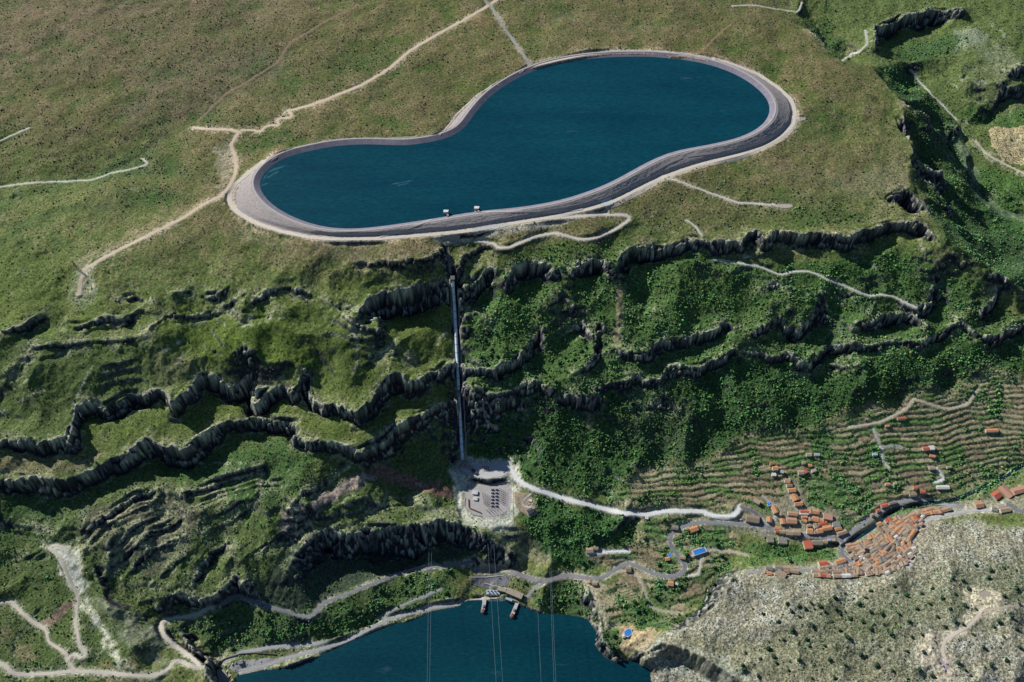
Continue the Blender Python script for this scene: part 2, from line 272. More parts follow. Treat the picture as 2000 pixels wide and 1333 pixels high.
# ---- solve: membrane through breaklines and spot heights, coarse to fine
def solve():
    lx = np.concatenate(LX); ly = np.concatenate(LY); lz = np.concatenate(LZ)
    px = np.array(PX_); py = np.array(PY_); pz = np.array(PZ_)
    Z = None
    for c, it in ((192, 300), (96, 200), (48, 160), (24, 120), (12, 70), (6, 50), (3, 40)):
        nx = int(math.ceil((X1-X0)/c))+1; ny = int(math.ceil((Y1-Y0)/c))+1
        if c >= 24: ax, ay, az = np.r_[lx, np.repeat(px, 30)], np.r_[ly, np.repeat(py, 30)], np.r_[lz, np.repeat(pz, 30)]
        else: ax, ay, az = lx, ly, lz
        i = np.rint((ax-X0)/c).astype(int); j = np.rint((ay-Y0)/c).astype(int)
        ok = (i >= 0) & (i < nx) & (j >= 0) & (j < ny); id_ = j[ok]*nx+i[ok]
        sw = np.bincount(id_, minlength=nx*ny).astype(float); sz = np.bincount(id_, az[ok], minlength=nx*ny)
        M = (sw > 0).reshape(ny, nx); V = (sz/np.maximum(sw, 1)).reshape(ny, nx)
        if Z is None: Z = np.full((ny, nx), az.mean())
        else:
            qx = np.clip(np.arange(nx)*c/pc, 0, Z.shape[1]-1.001); qy = np.clip(np.arange(ny)*c/pc, 0, Z.shape[0]-1.001)
            a = qx.astype(int); b = qy.astype(int); u = (qx-a)[None, :]; v = (qy-b)[:, None]
            Z = Z[np.ix_(b, a)]*(1-u)*(1-v)+Z[np.ix_(b, a+1)]*u*(1-v)+Z[np.ix_(b+1, a)]*(1-u)*v+Z[np.ix_(b+1, a+1)]*u*v
        Z[M] = V[M]
        for k in range(it):
            Q = np.pad(Z, 1, 'edge'); Z = .25*(Q[:-2, 1:-1]+Q[2:, 1:-1]+Q[1:-1, :-2]+Q[1:-1, 2:]); Z[M] = V[M]
        pc = c
    return Z[:NY, :NX]
def blur(A, n=1):
    for k in range(n):
        Q = np.pad(A, 1, 'edge'); A = (Q[:-2, 1:-1]+Q[2:, 1:-1]+Q[1:-1, :-2]+Q[1:-1, 2:]+4*A)/8
    return A
Z = solve()
# ------------------------------------------------------------------ relief detail
def ground(px, py, A=None):
    """terrain point seen at a photo position (sight line meets the terrain)"""
    A = Z if A is None else A
    px = np.atleast_1d(np.asarray(px, float)); py = np.atleast_1d(np.asarray(py, float))
    dx, dy, dz = ray(px, py); t0 = (960.0-CAM_H)/dz; t1 = (300.0-CAM_H)/dz
    n = 220; hit = np.full(px.shape, np.nan); lo = t0.copy(); done = np.zeros(px.shape, bool); hi = t1.copy()
    for k in range(1, n+1):
        t = t0+(t1-t0)*k/n; below = (CAM_H+dz*t) < bil(A, dx*t, dy*t)
        new = below & ~done; hi[new] = t[new]; lo[new] = (t0+(t1-t0)*(k-1)/n)[new]; done |= below
    for k in range(14):
        m = .5*(lo+hi); b = (CAM_H+dz*m) < bil(A, dx*m, dy*m); hi = np.where(b, m, hi); lo = np.where(b, lo, m)
    return dx*hi, dy*hi, bil(A, dx*hi, dy*hi)
def dens_px(p, step=6.0, closed=False):
    x = np.array([a for a, b in p], float); y = np.array([b for a, b in p], float)
    if closed: x = np.r_[x, x[0]]; y = np.r_[y, y[0]]
    s = np.r_[0, np.cumsum(np.hypot(np.diff(x), np.diff(y)))]; q = np.linspace(0, s[-1], max(2, int(s[-1]/step)+1))
    return np.interp(q, s, x), np.interp(q, s, y)
GX, GY = np.meshgrid(xs, ys)
WX = spectral(1.6, 9, 120, 21); WY = spectral(1.6, 9, 120, 22)
def inside(x, y, vx, vy):
    r = np.zeros(np.shape(x), bool); n = len(vx); j = n-1
    for i in range(n):
        if vy[i] != vy[j]:
            c = (vy[i] > y) != (vy[j] > y)
            r ^= c & (x < (vx[j]-vx[i])*(y-vy[i])/(vy[j]-vy[i])+vx[i])
        j = i
    return r
def box(A, n):
    """box blur, radius n cells"""
    if n < 1: return A
    for ax in (0, 1):
        pad = [(0, 0), (0, 0)]; pad[ax] = (n+1, n)
        c = np.cumsum(np.pad(A, pad, 'edge'), axis=ax, dtype=np.float64)
        A = ((c[2*n+1:] - c[:-2*n-1]) if ax == 0 else (c[:, 2*n+1:]-c[:, :-2*n-1]))/(2*n+1)
    return A.astype(np.float32)
def region(s, soft=12.0, warp=8.0):
    """0..1 mask over the terrain grid of an outline traced on the ground"""
    p = P(s) if isinstance(s, str) else s
    a, b = dens_px(p, 12, True); vx, vy, _ = ground(a, b)
    m = np.zeros((NY, NX), np.float32)
    i0 = max(0, int((vx.min()-X0)/CELL)-12); i1 = min(NX, int((vx.max()-X0)/CELL)+12); j0 = max(0, int((vy.min()-Y0)/CELL)-12); j1 = min(NY, int((vy.max()-Y0)/CELL)+12)
    if i1 <= i0 or j1 <= j0: return m
    S = (slice(j0, j1), slice(i0, i1))
    m[S] = inside(GX[S]+WX[S]*warp, GY[S]+WY[S]*warp, vx, vy)
    n = int(soft/CELL/2)
    if n > 0: m = box(box(m, n), n)
    return m
def near_line(s, width, closed=False, soft=4.0):
    p = P(s) if isinstance(s, str) else s
    a, b = dens_px(p, 2.0, closed); vx, vy, _ = ground(a, b)
    return near_xy(vx, vy, width, soft)
def near_xy(vx, vy, width, soft=4.0):
    """1 within width/2 of a line on the ground, fading out over soft metres"""
    m = np.zeros((NY, NX), np.float32); R = width/2+soft; k = int(R/CELL)+2
    x, y, _, _ = dens(vx, vy, vx*0, 3.0)
    ii, jj = np.meshgrid(np.arange(-k, k+1), np.arange(-k, k+1))
    for cx, cy in zip(x, y):
        i = int((cx-X0)/CELL); j = int((cy-Y0)/CELL)
        if i < k or j < k or i >= NX-k-1 or j >= NY-k-1: continue
        S = (slice(j-k, j+k+1), slice(i-k, i+k+1))
        d = np.hypot(GX[S]-cx, GY[S]-cy); m[S] = np.maximum(m[S], np.clip((R-d)/soft, 0, 1))
    return m
def slope_of(A):
    gy, gx = np.gradient(A, CELL); return np.hypot(gx, gy)

RESV = region([(a, b) for a, b in ringroad+[(560, 290), (640, 274), (700, 268), (760, 270), (810, 268), (857, 266), (880, 240), (915, 202), (960, 168)][:0] ] if False else
              "1036,124 1090,112 1200,97 1270,97 1350,103 1420,117 1480,140 1525,170 1552,195 1560,222 1553,248 1528,272 1490,293 1440,308 1340,335 1290,353 1240,377 1180,406 1100,425 980,445 940,453 820,465 740,471 600,468 550,457 500,441 460,419 443,397 443,378 455,358 478,340 500,322 540,300 640,272 760,268 857,264 880,238 915,200 960,165", 0, 0)
WATERLO = region(shore_lo, 0, 0)
WORKS = np.maximum(region("880,895 1000,898 1005,925 1000,995 985,1012 960,1018 920,1012 898,990 905,935 880,915", 6, 0), near_line("885,545 905,905", 20))
TOWN = np.maximum(region("1490,1000 1530,980 1542,935 1558,935 1575,992 1640,1000 1665,1035 1700,1010 1830,985 2000,965 2010,1000 1830,1010 1790,1080 1740,1125 1650,1135 1470,1125 1480,1108 1600,1100 1640,1075 1560,1060 1430,1035 1440,1000", 16, 0), 0)
TERR = region("1385,905 1440,860 1500,840 1590,850 1660,800 1760,790 1790,765 1880,750 1920,720 2050,760 2050,915 1980,930 1900,965 1790,978 1690,1030 1600,1010 1560,995 1440,990 1350,985 1190,985 1180,970 1240,930 1290,905", 24, 6)
TERR = np.maximum(TERR, region("1250,1010 1420,1010 1440,1050 1420,1095 1400,1120 1380,1160 1300,1215 1190,1210 1170,1150 1230,1130 1170,1090 1250,1050", 20, 4))
TERR = np.maximum(TERR, region("1140,1070 1240,1068 1250,1085 1150,1100", 10, 4))*(1-TOWN*.8)
BARE = region("1425,1122 1470,1118 1560,1128 1650,1138 1720,1130 1790,1080 1800,1020 1900,1015 1960,1035 2080,1040 2100,1400 1240,1400 1250,1290 1270,1255 1330,1230 1390,1190", 18, 6)
FLAT = np.clip(RESV+WORKS+TOWN+near_line("480,1318 600,1270 700,1235 840,1190 990,1172", 14), 0, 1)

n_big = spectral(1.9, 40, 500, 1); n_mid = spectral(1.7, 15, 120, 2); n_fine = spectral(1.0, 6, 40, 3); n_white = spectral(0.3, 6, 18, 4)
sl = box(slope_of(Z), 4)
steep = np.clip((sl-.25)/.5, 0, 1)
plat = np.clip((Z-775)/40, 0, 1)
amp = 1-np.clip(FLAT+WATERLO, 0, 1)
gul = -np.abs(spectral(1.5, 30, 180, 5))
Zb = box(Z.astype(np.float32), 5); tb = np.clip(box(TERR, 3)-box(TOWN, 3), 0, 1)*amp; Z = Z*(1-tb)+Zb*tb
Z0 = Z.copy()
n_rid = 1-np.abs(spectral(1.7, 20, 260, 8)); SM = 1-.88*TERR
Z = Z + SM*amp*(n_big*(3.2+.4*plat-.4*BARE) + n_mid*(.22+1.3*steep*(1-.75*BARE)-.1*plat+.2*BARE) + n_rid*(1.2*(1-plat)+.6*BARE) + BARE*7*(1-np.abs(spectral(2.2, 80, 360, 31))) + (gul+.7)*(.9+1.2*steep*(1-BARE)+.2*BARE)*(1-.75*plat)*(1-.6*TERR))
Zb4 = box(Z.astype(np.float32), 1)
# spurs and gullies running down the scarp
Z = Z + amp*(1-plat)*(1-TERR)*(1-BARE)*np.clip((sl-.12)/.25, 0, 1)*(.75-np.abs(spectral(1.9, 110, 520, 33)))*12.0
# jointed rock: faces break along blocks
def cells(cell, seed):
    r = np.random.default_rng(seed); nx_, ny_ = int((X1-X0)/cell)+4, int((Y1-Y0)/cell)+4
    jx, jy, va, vb = (r.random((ny_, nx_)).astype(np.float32) for _ in range(4)); ci = ((GX-X0)/cell).astype(int)+1; cj = ((GY-Y0)/cell).astype(int)+1
    best = np.full(GX.shape, 1e9, np.float32); A = np.zeros_like(best); B = np.zeros_like(best); fx = (GX-X0)/cell+1; fy = (GY-Y0)/cell+1
    for a in (-1, 0, 1):
        for b in (-1, 0, 1):
            i, j = ci+a, cj+b; d = (i+jx[j, i]-fx)**2+((j+jy[j, i]-fy)*1.0)**2; m = d < best
            best = np.where(m, d, best); A = np.where(m, va[j, i], A); B = np.where(m, vb[j, i], B)
    return A-.5, B-.5
cm_ = np.clip((box((slope_of(Zb4) > 1.05).astype(np.float32), 2)-.12)*3, 0, 1)*amp*(1-TERR)*(1-.6*BARE)
a1, b1 = cells(26, 61); a2, b2 = cells(12, 62)
Z = bil(Z, GX+cm_*(a1*13+a2*7), GY+cm_*(b1*13+b2*7))
Z = Z+cm_*(a2*1.2+b1*1.6)
# strata: hard limestone beds stand out as small ledges
ph = (Z + n_big*4 + .012*GX)/17.0
fr = ph-np.floor(ph); st = np.where(fr < .80, fr*.30/.80, .30+(fr-.80)*.70/.20)
ledge = amp*(1-plat)*(1-TERR)*(1-.5*BARE)*np.clip(sl/.3, .2, 1)*(1-.7*np.clip((sl-.6)/.5, 0, 1))*np.clip(-.1+.6*spectral(1.6, 60, 400, 6), 0, .8)
Z = Z + (st-fr)*17.0*.85*ledge
# farmed terraces: treads and risers following the contour
TS = 6.4
n_ter = spectral(1.8, 80, 420, 9)*2.2; tcell = np.floor((GX*.8+GY*.35+n_ter*22)/135.0)*7+np.floor((GY*.9-GX*.2+spectral(1.8, 80, 420, 19)*40)/120.0)
tcof = ((np.sin(tcell*91.7)*9631.1) % 1.0); tph = (Z+n_mid*.4+n_ter)/TS+tcof; tfr = tph-np.floor(tph)
tst = np.where(tfr < .74, tfr*.12, .0888+(tfr-.74)*(1-.0888)/.26)
Z = Z + (tst-tfr)*TS*.85*TERR*amp
Z = Z + amp*n_fine*(.24+.35*steep+.35*BARE)*(1-.7*TERR)
Z = np.where(WATERLO > .5, np.minimum(Z, WATER_LO-1.2), Z)

DAMX, DAMY = at_z([418, 441, 470, 452, 436], [1303, 1303, 1352, 1358, 1358], 335)
DAMM = inside(GX, GY, DAMX, DAMY); Z = np.where(DAMM, np.minimum(Z, 331), Z)
# ------------------------------------------------------------------ roads: graded into the terrain, then laid as sheets
ROADS = []
def road(name, s, w, col, label=None, burn=True, kind='structure', smooth=9, closed=False, fixed=None, lift=.30):
    global Z
    w = w*1.12
    a, b = dens_px(P(s), 3.0, closed)
    k = 3
    if len(a) > 2*k+3:
        wv = np.hanning(2*k+3)[1:-1]; wv /= wv.sum()
        a2 = np.convolve(np.pad(a, k, 'edge'), wv, 'valid'); b2 = np.convolve(np.pad(b, k, 'edge'), wv, 'valid')
        a2[0], a2[-1], b2[0], b2[-1] = a[0], a[-1], b[0], b[-1]; a, b = a2, b2
    x, y, z = ground(a, b)
    ok = np.r_[True, np.hypot(np.diff(x), np.diff(y)) < 60]
    x, y, z, q = dens(x, y, z, 3.0)
    if smooth and len(z) > 2*smooth+1: z = np.convolve(np.pad(z, smooth, 'edge'), np.ones(2*smooth+1)/(2*smooth+1), 'valid')
    if burn:
        num = np.zeros_like(Z); den = np.zeros_like(Z); mx = np.zeros_like(Z); R = w/2+9; kk = int(R/CELL)+2
        ii = np.arange(-kk, kk+1)
        for cx, cy, cz in zip(x, y, z):
            i = int((cx-X0)/CELL); j = int((cy-Y0)/CELL)
            if i < kk or j < kk or i >= NX-kk-1 or j >= NY-kk-1: continue
            S = (slice(j-kk, j+kk+1), slice(i-kk, i+kk+1)); d = np.hypot(GX[S]-cx, GY[S]-cy)
            g = np.exp(-(d/4.0)**2)+1e-9*(d < R); num[S] += g*cz; den[S] += g
            mx[S] = np.maximum(mx[S], np.clip((R-d)/7.0, 0, 1))
        t = np.where(den > 0, num/np.maximum(den, 1e-12), Z); Z = Z*(1-mx)+t*mx
    ROADS.append((name, x, y, z, w, col, label, kind, lift))
    return x, y, z
TAN = (.72, .58, .42); PALE = (.70, .64, .54); WHITE = (.80, .79, .76); ASPH = (.20, .20, .22); DUST = (.50, .43, .32); CONC = (.34, .32, .31)
road('perimeter_road', ' '.join('%g,%g' % p for p in ringroad), 14, (.74, .66, .54), lift=.6)
road('dirt_track', "980,-6 950,14 905,40 850,70 800,100 760,135 710,165 650,190 600,208 560,218", 11, TAN)
road('dirt_track', "562,217 572,224 566,232 548,230 540,238 548,246 530,244 515,250 512,258 500,256 470,254", 8, TAN)
road('dirt_track', "375,250 420,253 452,254 468,257 460,268 450,285 458,300 462,325 458,345 446,368 430,384 400,398 360,425 310,450 250,480 210,500 168,524 158,545 155,575", 10, TAN)
road('dirt_track', "940,-8 960,14 985,55 1010,90 1024,110 1036,128", 8, (.36, .36, .33))
road('dirt_track', "385,240 410,215 440,185 500,150 545,120 565,85 640,40 700,10", 5, (.30, .22, .15))
road('footpath', "0,366 60,357 130,355 180,352 220,338 270,328 290,320 278,310", 4, PALE)
road('footpath', "0,276 30,262 55,250", 4, PALE)
road('footpath', "1310,110 1365,108 1395,75 1425,50", 3.5, (.34, .22, .13))
road('footpath', "1430,12 1470,10 1540,22 1560,24 1566,5", 4, PALE)
road('gravel_road', "1290,345 1320,352 1380,375 1440,396 1500,400 1540,404", 6, PALE)
road('gravel_road', "930,470 955,474 975,484 995,484 1040,464 1085,455 1130,468 1160,466 1200,450 1232,428 1226,420 1190,420", 8, (.64, .58, .50))
road('gravel_road', "1190,420 1165,420 1120,424 1060,428 1000,436", 9, PALE)
road('footpath', "1340,430 1358,442 1372,462", 3.5, PALE)
road('footpath', "1390,506 1430,512 1480,520 1525,538 1552,530 1580,530 1640,555 1700,580 1720,574 1745,580 1790,602", 4.5, PALE)
road('gravel_road', "905,912 930,908 960,912 985,905 1000,918 1005,930 1020,945 1050,957 1100,974 1150,986 1200,1000 1262,1006 1300,998 1370,999 1400,1010 1425,1011 1440,1002 1445,990", 11, WHITE)
road('asphalt_road', "1445,990 1462,995 1480,1005 1488,1020 1500,1035", 9, ASPH)
road('asphalt_road', "1645,1052 1620,1050 1580,1046 1540,1042 1505,1033 1480,1027 1440,1023 1400,1022 1365,1020 1335,1028 1312,1040 1307,1058 1315,1075 1332,1095 1340,1110 1330,1122 1305,1127 1275,1120 1230,1100 1215,1104 1195,1118 1175,1130 1150,1130", 9, (.26, .26, .27))
road('asphalt_road', "1150,1130 1110,1124 1090,1128 1065,1135 1045,1134 1015,1122 985,1113 930,1115", 11, (.27, .25, .26))
road('concrete_lane', "1058,1140 1045,1148 1035,1160 1028,1172", 5, CONC)
road('asphalt_road', "1650,1052 1670,1035 1700,1012 1740,986 1775,977 1800,976 1840,985 1880,990", 9, (.30, .30, .32))
road('asphalt_road', "1640,1052 1648,1064 1643,1078 1650,1090 1665,1098 1680,1096", 9, (.20, .21, .26))
road('village_street', "1672,1096 1640,1105 1610,1112 1570,1115 1520,1114 1480,1116 1455,1118", 7, (.34, .33, .32))
road('village_street', "1775,1110 1780,1090 1773,1078", 7, (.60, .58, .55))
road('village_street', "1778,1060 1785,1040 1800,1025 1822,1012 1860,1004 1900,997 1940,997 1965,985", 8, (.56, .54, .51))
road('asphalt_road', "1965,985 1975,990 1990,998 2010,1002", 9, ASPH)
road('village_street', "1535,938 1540,950 1550,965 1560,990 1575,1010 1600,1012 1625,1018", 6, (.40, .38, .35))
road('village_street', "1490,970 1510,985 1520,1005 1500,1025", 5, (.46, .43, .38))
road('gravel_road', "1705,835 1715,860 1722,880 1722,895 1735,915", 5, PALE)
road('gravel_road', "1660,835 1690,830 1720,825 1740,815 1770,800 1785,778 1800,785 1850,800 1890,790 1910,760", 5, DUST)
road('gravel_road', "1720,875 1745,870 1760,875", 4, CONC)
road('gravel_road', "1828,915 1840,930 1845,938 1825,942", 4, WHITE)
road('footpath', "1400,1075 1440,1080 1460,1085", 5, DUST)
road('gravel_road', "1150,1083 1185,1078 1228,1077", 5, WHITE)
road('footpath', "1345,1125 1365,1123 1368,1100 1372,1080 1395,1073", 4, PALE)
road('footpath', "1195,1122 1215,1115 1240,1120 1255,1140 1262,1165 1275,1188 1300,1196 1330,1198", 4, DUST)
road('gravel_road', "415,1185 380,1202 350,1207 318,1213 312,1222 322,1245 345,1265 375,1285 392,1302 385,1305 350,1292 338,1295 322,1312 300,1321 270,1320 200,1314 145,1311 95,1316 40,1319 20,1312 10,1300 -8,1293", 8, (.68, .61, .50))
road('gravel_road', "-6,1178 25,1176 35,1190 60,1212 90,1230 95,1255 128,1275 135,1295 148,1312", 6, (.72, .63, .50))
road('gravel_road', "135,1285 140,1278 160,1285 170,1278 155,1260 148,1220 152,1165 135,1130 120,1090 95,1067 115,1065 130,1075", 6, (.70, .62, .50))
road('gravel_road', "430,1180 455,1166 470,1164 490,1174 530,1186 575,1200 598,1206 612,1200 636,1176 700,1152 760,1127 820,1110 870,1105 925,1098", 7, (.26, .26, .27))  # surface darkened to paint in the shadow of the cliff above
road('asphalt_road', "436,1293 470,1275 540,1263 612,1258 640,1255", 8, (.40, .39, .39))
road('asphalt_road', "470,1314 520,1300 560,1286 620,1270 668,1256 700,1240 735,1222 765,1207 810,1196 850,1186 900,1180 945,1174", 8, (.42, .41, .41))
road('gravel_road', "735,1212 770,1190 820,1168 860,1152", 5, (.34, .33, .32))
road('gravel_road', "1850,1300 1840,1270 1845,1250 1870,1235 1890,1225 1910,1205 1918,1190", 7, (.72, .63, .50))
road('footpath', "1918,1195 1950,1188 2005,1180", 5, DUST)
road('dirt_track', "1905,275 1925,300 1960,320 2005,342", 6, TAN)
road('footpath', "1780,135 1790,155 1830,195 1868,235", 4, PALE)
road('footpath', "1645,118 1670,105 1695,88 1690,60", 5, PALE)
road('footpath', "1395,150 1370,150", 3, TAN, burn=False)
ROADS.pop()
PADS = []
# ------------------------------------------------------------------ landcover
def lin(r, g, b):
    f = lambda c: (c/255/12.92) if c <= 10 else ((c/255+.055)/1.055)**2.4
    return np.array([f(r), f(g), f(b)], np.float32)
sl = slope_of(Z); sls = box(sl.astype(np.float32), 1)
C = np.zeros((NY, NX, 3), np.float32)
def mix(m, c):
    global C
    m = np.clip(m, 0, 1)[..., None]; C = C*(1-m)+np.asarray(c, np.float32)*m
patch1 = spectral(1.5, 25, 500, 11); patch2 = spectral(1.3, 12, 160, 12); patch3 = spectral(.7, 6, 30, 13)
sig = lambda v, k=1.6: 1/(1+np.exp(-k*v))
C[:] = lin(96, 98, 52)
mix(sig(patch1)*.75, lin(78, 88, 44)); mix(sig(patch2-.5)*.6, lin(112, 102, 70)); mix(sig(-patch2-.9)*.55, lin(62, 76, 42))
SH = np.full((NY, NX), .45, np.float32)      # shrub density
TR = np.zeros((NY, NX), np.float32)          # woodland density
def cover(s, c, m=.8, sh=None, tr=None, soft=40, warp=14):
    R = region(s, soft, warp); mix(R*m, c)
    if sh is not None: SH[:] = SH*(1-R)+sh*R
    if tr is not None: TR[:] = TR*(1-R)+tr*R
    return R
# plateau heath: mauve-brown in the far left, olive near the basin
cover("-100,-150 800,-150 560,60 430,140 330,170 150,130 -100,150", lin(112, 96, 78), .62, .4, soft=140, warp=40); mix(region('-100,-150 700,-150 520,60 400,130 300,160 120,130 -100,150', 120, 40)*sig(patch2+patch1)*.6, lin(122, 100, 92))
cover("160,30 560,20 700,90 620,200 420,190 250,130", lin(78, 82, 50), .5, .6, soft=90, warp=40)
cover("330,120 560,80 560,140 420,220 250,250 230,215", lin(104, 94, 84), .6, soft=50, warp=20)
cover("1000,-60 1500,-60 1500,40 1300,60 1000,30", lin(96, 92, 64), .5, .5, soft=90, warp=30)
cover("1050,20 1300,50 1310,75 1150,70", lin(110, 96, 78), .5, .35, soft=40, warp=20)
cover("700,100 900,110 900,190 760,220 660,180", lin(72, 80, 44), .5, .6, soft=60, warp=25)
for s in ("640,105 760,95 720,140 640,150", "0,230 60,225 70,260 0,275", "390,220 470,215 530,225 520,248 400,250", "260,250 330,220 345,240 290,275", "470,262 560,255 640,262 560,280 490,300", "240,300 300,270 330,300 400,330 420,350 300,340 230,350 180,370 200,330", "220,370 340,360 380,385 300,400 230,400"):
    cover(s, lin(52, 78, 38), .65, .75, .10, soft=18, warp=10)
cover("600,195 680,190 690,215 620,225", lin(150, 130, 96), .7, .2, soft=14)
cover("900,30 950,25 965,45 930,55", lin(150, 120, 84), .6, .2, soft=14)
cover("410,285 450,285 460,330 440,375 420,375 425,310", lin(170, 160, 140), .75, .15, soft=8, warp=10)
cover("470,355 440,385 300,455 160,520 145,505 280,440 420,380", lin(140, 125, 95), .55, .25, soft=14, warp=8)
cover("145,520 180,515 190,545 175,600 140,605 130,570", lin(160, 150, 125), .7, .25, soft=8, warp=8)
cover("400,420 470,440 600,478 860,470 865,490 780,515 640,505 480,470", lin(128, 120, 96), .6, .35, soft=16, warp=10)
cover("1480,300 1600,340 1720,330 1760,300 1780,360 1740,400 1560,350 1470,340", lin(118, 110, 88), .6, .4, soft=40, warp=16)
cover("1545,240 1560,205 1640,205 1680,240 1620,260 1640,280 1560,300 1500,300", lin(62, 80, 40), .6, .65, soft=18, warp=12)
cover("1200,345 1400,340 1500,370 1640,390 1760,400 1790,430 1500,440 1440,440 1260,470 1210,440", lin(92, 92, 58), .5, .5, .12, soft=24, warp=14)
cover("1510,410 1640,405 1700,430 1560,445", lin(60, 82, 38), .6, .6, .35, soft=12, warp=10)
cover("1340,340 1440,370 1560,380 1640,375 1640,400 1480,395 1380,375", lin(74, 86, 50), .5, .55, .15, soft=20)
for s_ in ("570,95 520,140 440,195 385,235 310,270 285,300 240,325 120,362 0,395", "180,185 120,225 50,258 0,282", "350,180 330,215 290,255", "470,170 520,190 560,160", "0,470 60,430 120,410 200,405 260,400", "80,240 160,255 210,300 250,320", "640,120 600,160 520,200"):
    m_ = near_line(s_, 16, soft=22)*np.clip(.6+.5*patch2, 0, 1); mix(m_*.7, lin(52, 74, 38)); SH[:] = np.maximum(SH, m_*.8)
mix(plat*sig(patch1*2.2-1.0)*.45*(1-RESV), lin(120, 104, 72)); mix(plat*sig(-patch1*2.6-1.0)*.65*(1-RESV), lin(60, 82, 38)); SH[:] = np.clip(SH+plat*.35*sig(-patch1*2.6-1.0), 0, 1); mix(plat*sig(n_big*2-.5)*.5*(1-RESV), lin(112, 98, 72)); mix(plat*sig(patch2*1.4-.9)*.5*(1-RESV), lin(122, 104, 84)); mix(plat*sig(patch1*1.5-1.2)*.5*(1-RESV), lin(52, 74, 36)); SH[:] = np.clip(SH+plat*.3*sig(patch1*1.5-1.2), 0, 1)
# left slopes
cover("-60,480 130,500 200,600 330,560 640,560 880,480 885,900 690,920 560,830 300,860 100,900 -60,900", lin(80, 88, 40), .7, .5, soft=30, warp=14)
cover("-60,640 120,650 290,660 330,740 320,800 180,800 140,870 -60,860", lin(72, 82, 48), .6, .6, soft=40, warp=20)
cover("320,610 560,620 620,720 480,740 420,700 330,680", lin(80, 92, 36), .7, .45, soft=20, warp=10)
cover("300,680 370,670 380,740 320,750", lin(124, 112, 88), .45, .3, soft=30, warp=18)
cover("-60,880 170,880 180,900 120,930 -60,930", lin(110, 96, 72), .7, .4, soft=10)
cover("-60,945 120,945 290,880 560,830 600,900 700,900 890,800 900,900 880,990 1000,1020 930,1100 560,1210 400,1200 330,1210 300,1330 -60,1330", lin(72, 82, 46), .75, .6, .20, soft=24, warp=14)
cover("0,960 130,960 120,1050 0,1060", lin(58, 80, 44), .6, .7, .18, soft=30)
cover("150,1000 340,960 420,1000 350,1080 300,1130 190,1060", lin(92, 78, 72), .6, .45, soft=24, warp=12)
cover("300,920 540,860 620,860 600,960 500,1000 400,960", lin(58, 82, 42), .6, .7, .2, soft=24)
cover("540,1010 600,985 690,925 740,930 640,990 560,1050", lin(140, 116, 110), .75, .15, 0, soft=8, warp=6)
cover("700,915 760,915 900,960 905,985 860,970 780,950", lin(112, 78, 70), .8, .15, 0, soft=8, warp=6)
cover("860,985 960,1015 1010,1030 1000,1060 960,1040 900,1020 840,1010 800,960", lin(150, 142, 112), .55, .35, soft=10)
cover("80,1060 150,1070 165,1170 240,1290 270,1310 230,1300 180,1210 140,1150 110,1090", lin(196, 184, 156), .85, .15, 0, soft=8, warp=8)
cover("165,1155 240,1180 290,1230 340,1290 300,1300 240,1240", lin(126, 120, 102), .6, .3, 0, soft=16)
cover("70,1220 140,1170 148,1180 95,1228", lin(122, 96, 84), .8, .1, 0, soft=4, warp=2)
cover("0,1240 60,1250 80,1280 0,1290", lin(128, 108, 84), .6, .25, soft=14)
cover("180,1300 270,1290 280,1320 190,1333", lin(150, 122, 88), .6, .25, soft=12)
GORGE = cover("330,1215 420,1195 540,1190 640,1190 760,1140 860,1120 900,1150 830,1185 700,1235 600,1265 470,1275 410,1265", lin(58, 74, 44), .8, .5, .62, soft=14)
QUARRY = cover("560,1075 600,1030 690,1060 800,1050 940,1050 930,1100 820,1105 700,1150 610,1195 560,1190 500,1165", lin(48, 54, 50), .75, .4, .12, soft=14)  # cliff shadow painted into this slope's base colour
# wooded right side
FOR = cover("905,560 1000,540 1060,520 1250,490 1360,490 1500,520 1620,510 1760,490 1900,540 1950,600 2060,640 2060,720 1920,720 1860,760 1760,780 1650,800 1590,845 1440,860 1380,905 1290,905 1220,940 1180,965 1030,940 1000,905 915,890", lin(62, 82, 42), .85, .5, .5, soft=20, warp=12)
FOR2 = cover("910,790 1000,770 1300,750 1450,700 1600,720 1850,680 2060,660 2060,720 1920,720 1860,760 1760,780 1650,800 1590,845 1440,860 1380,905 1290,905 1220,940 1180,965 1030,940 1000,905 915,890", lin(50, 72, 38), .8, .6, .82, soft=20, warp=10)
cover("1200,760 1340,770 1400,850 1300,900 1220,850", lin(70, 74, 54), .6, .4, .75, soft=24)
cover("1560,520 1760,480 1800,560 1640,600", lin(60, 84, 40), .6, .6, .4, soft=40)
cover("1280,560 1400,540 1440,620 1300,650", lin(66, 82, 42), .6, .5, .5, soft=40)
cover("900,560 1060,470 1230,470 1260,510 1180,540 1060,560", lin(62, 86, 40), .55, .55, .4, soft=20)
cover("1204,560 1222,560 1212,680 1198,680", lin(126, 112, 84), .8, .15, 0, soft=5, warp=3)
cover("1138,775 1160,775 1165,840 1150,850", lin(128, 112, 84), .5, .3, 0, soft=5, warp=4)
LOWWOOD = cover("1030,970 1100,985 1260,1015 1250,1050 1170,1090 1150,1120 1100,1115 1040,1060", lin(44, 76, 38), .85, .3, .9, soft=14)
LAKEWOOD = cover("1030,1175 1060,1145 1150,1140 1175,1190 1160,1215 1110,1200 1060,1195", lin(58, 74, 44), .8, .4, .75, soft=10)
cover("960,1100 1060,1145 1040,1170 1000,1140 955,1125", lin(80, 82, 56), .7, .5, .35, soft=8)
cover("980,1065 1080,1070 1075,1095 1000,1095", lin(140, 126, 98), .7, .3, .05, soft=8)
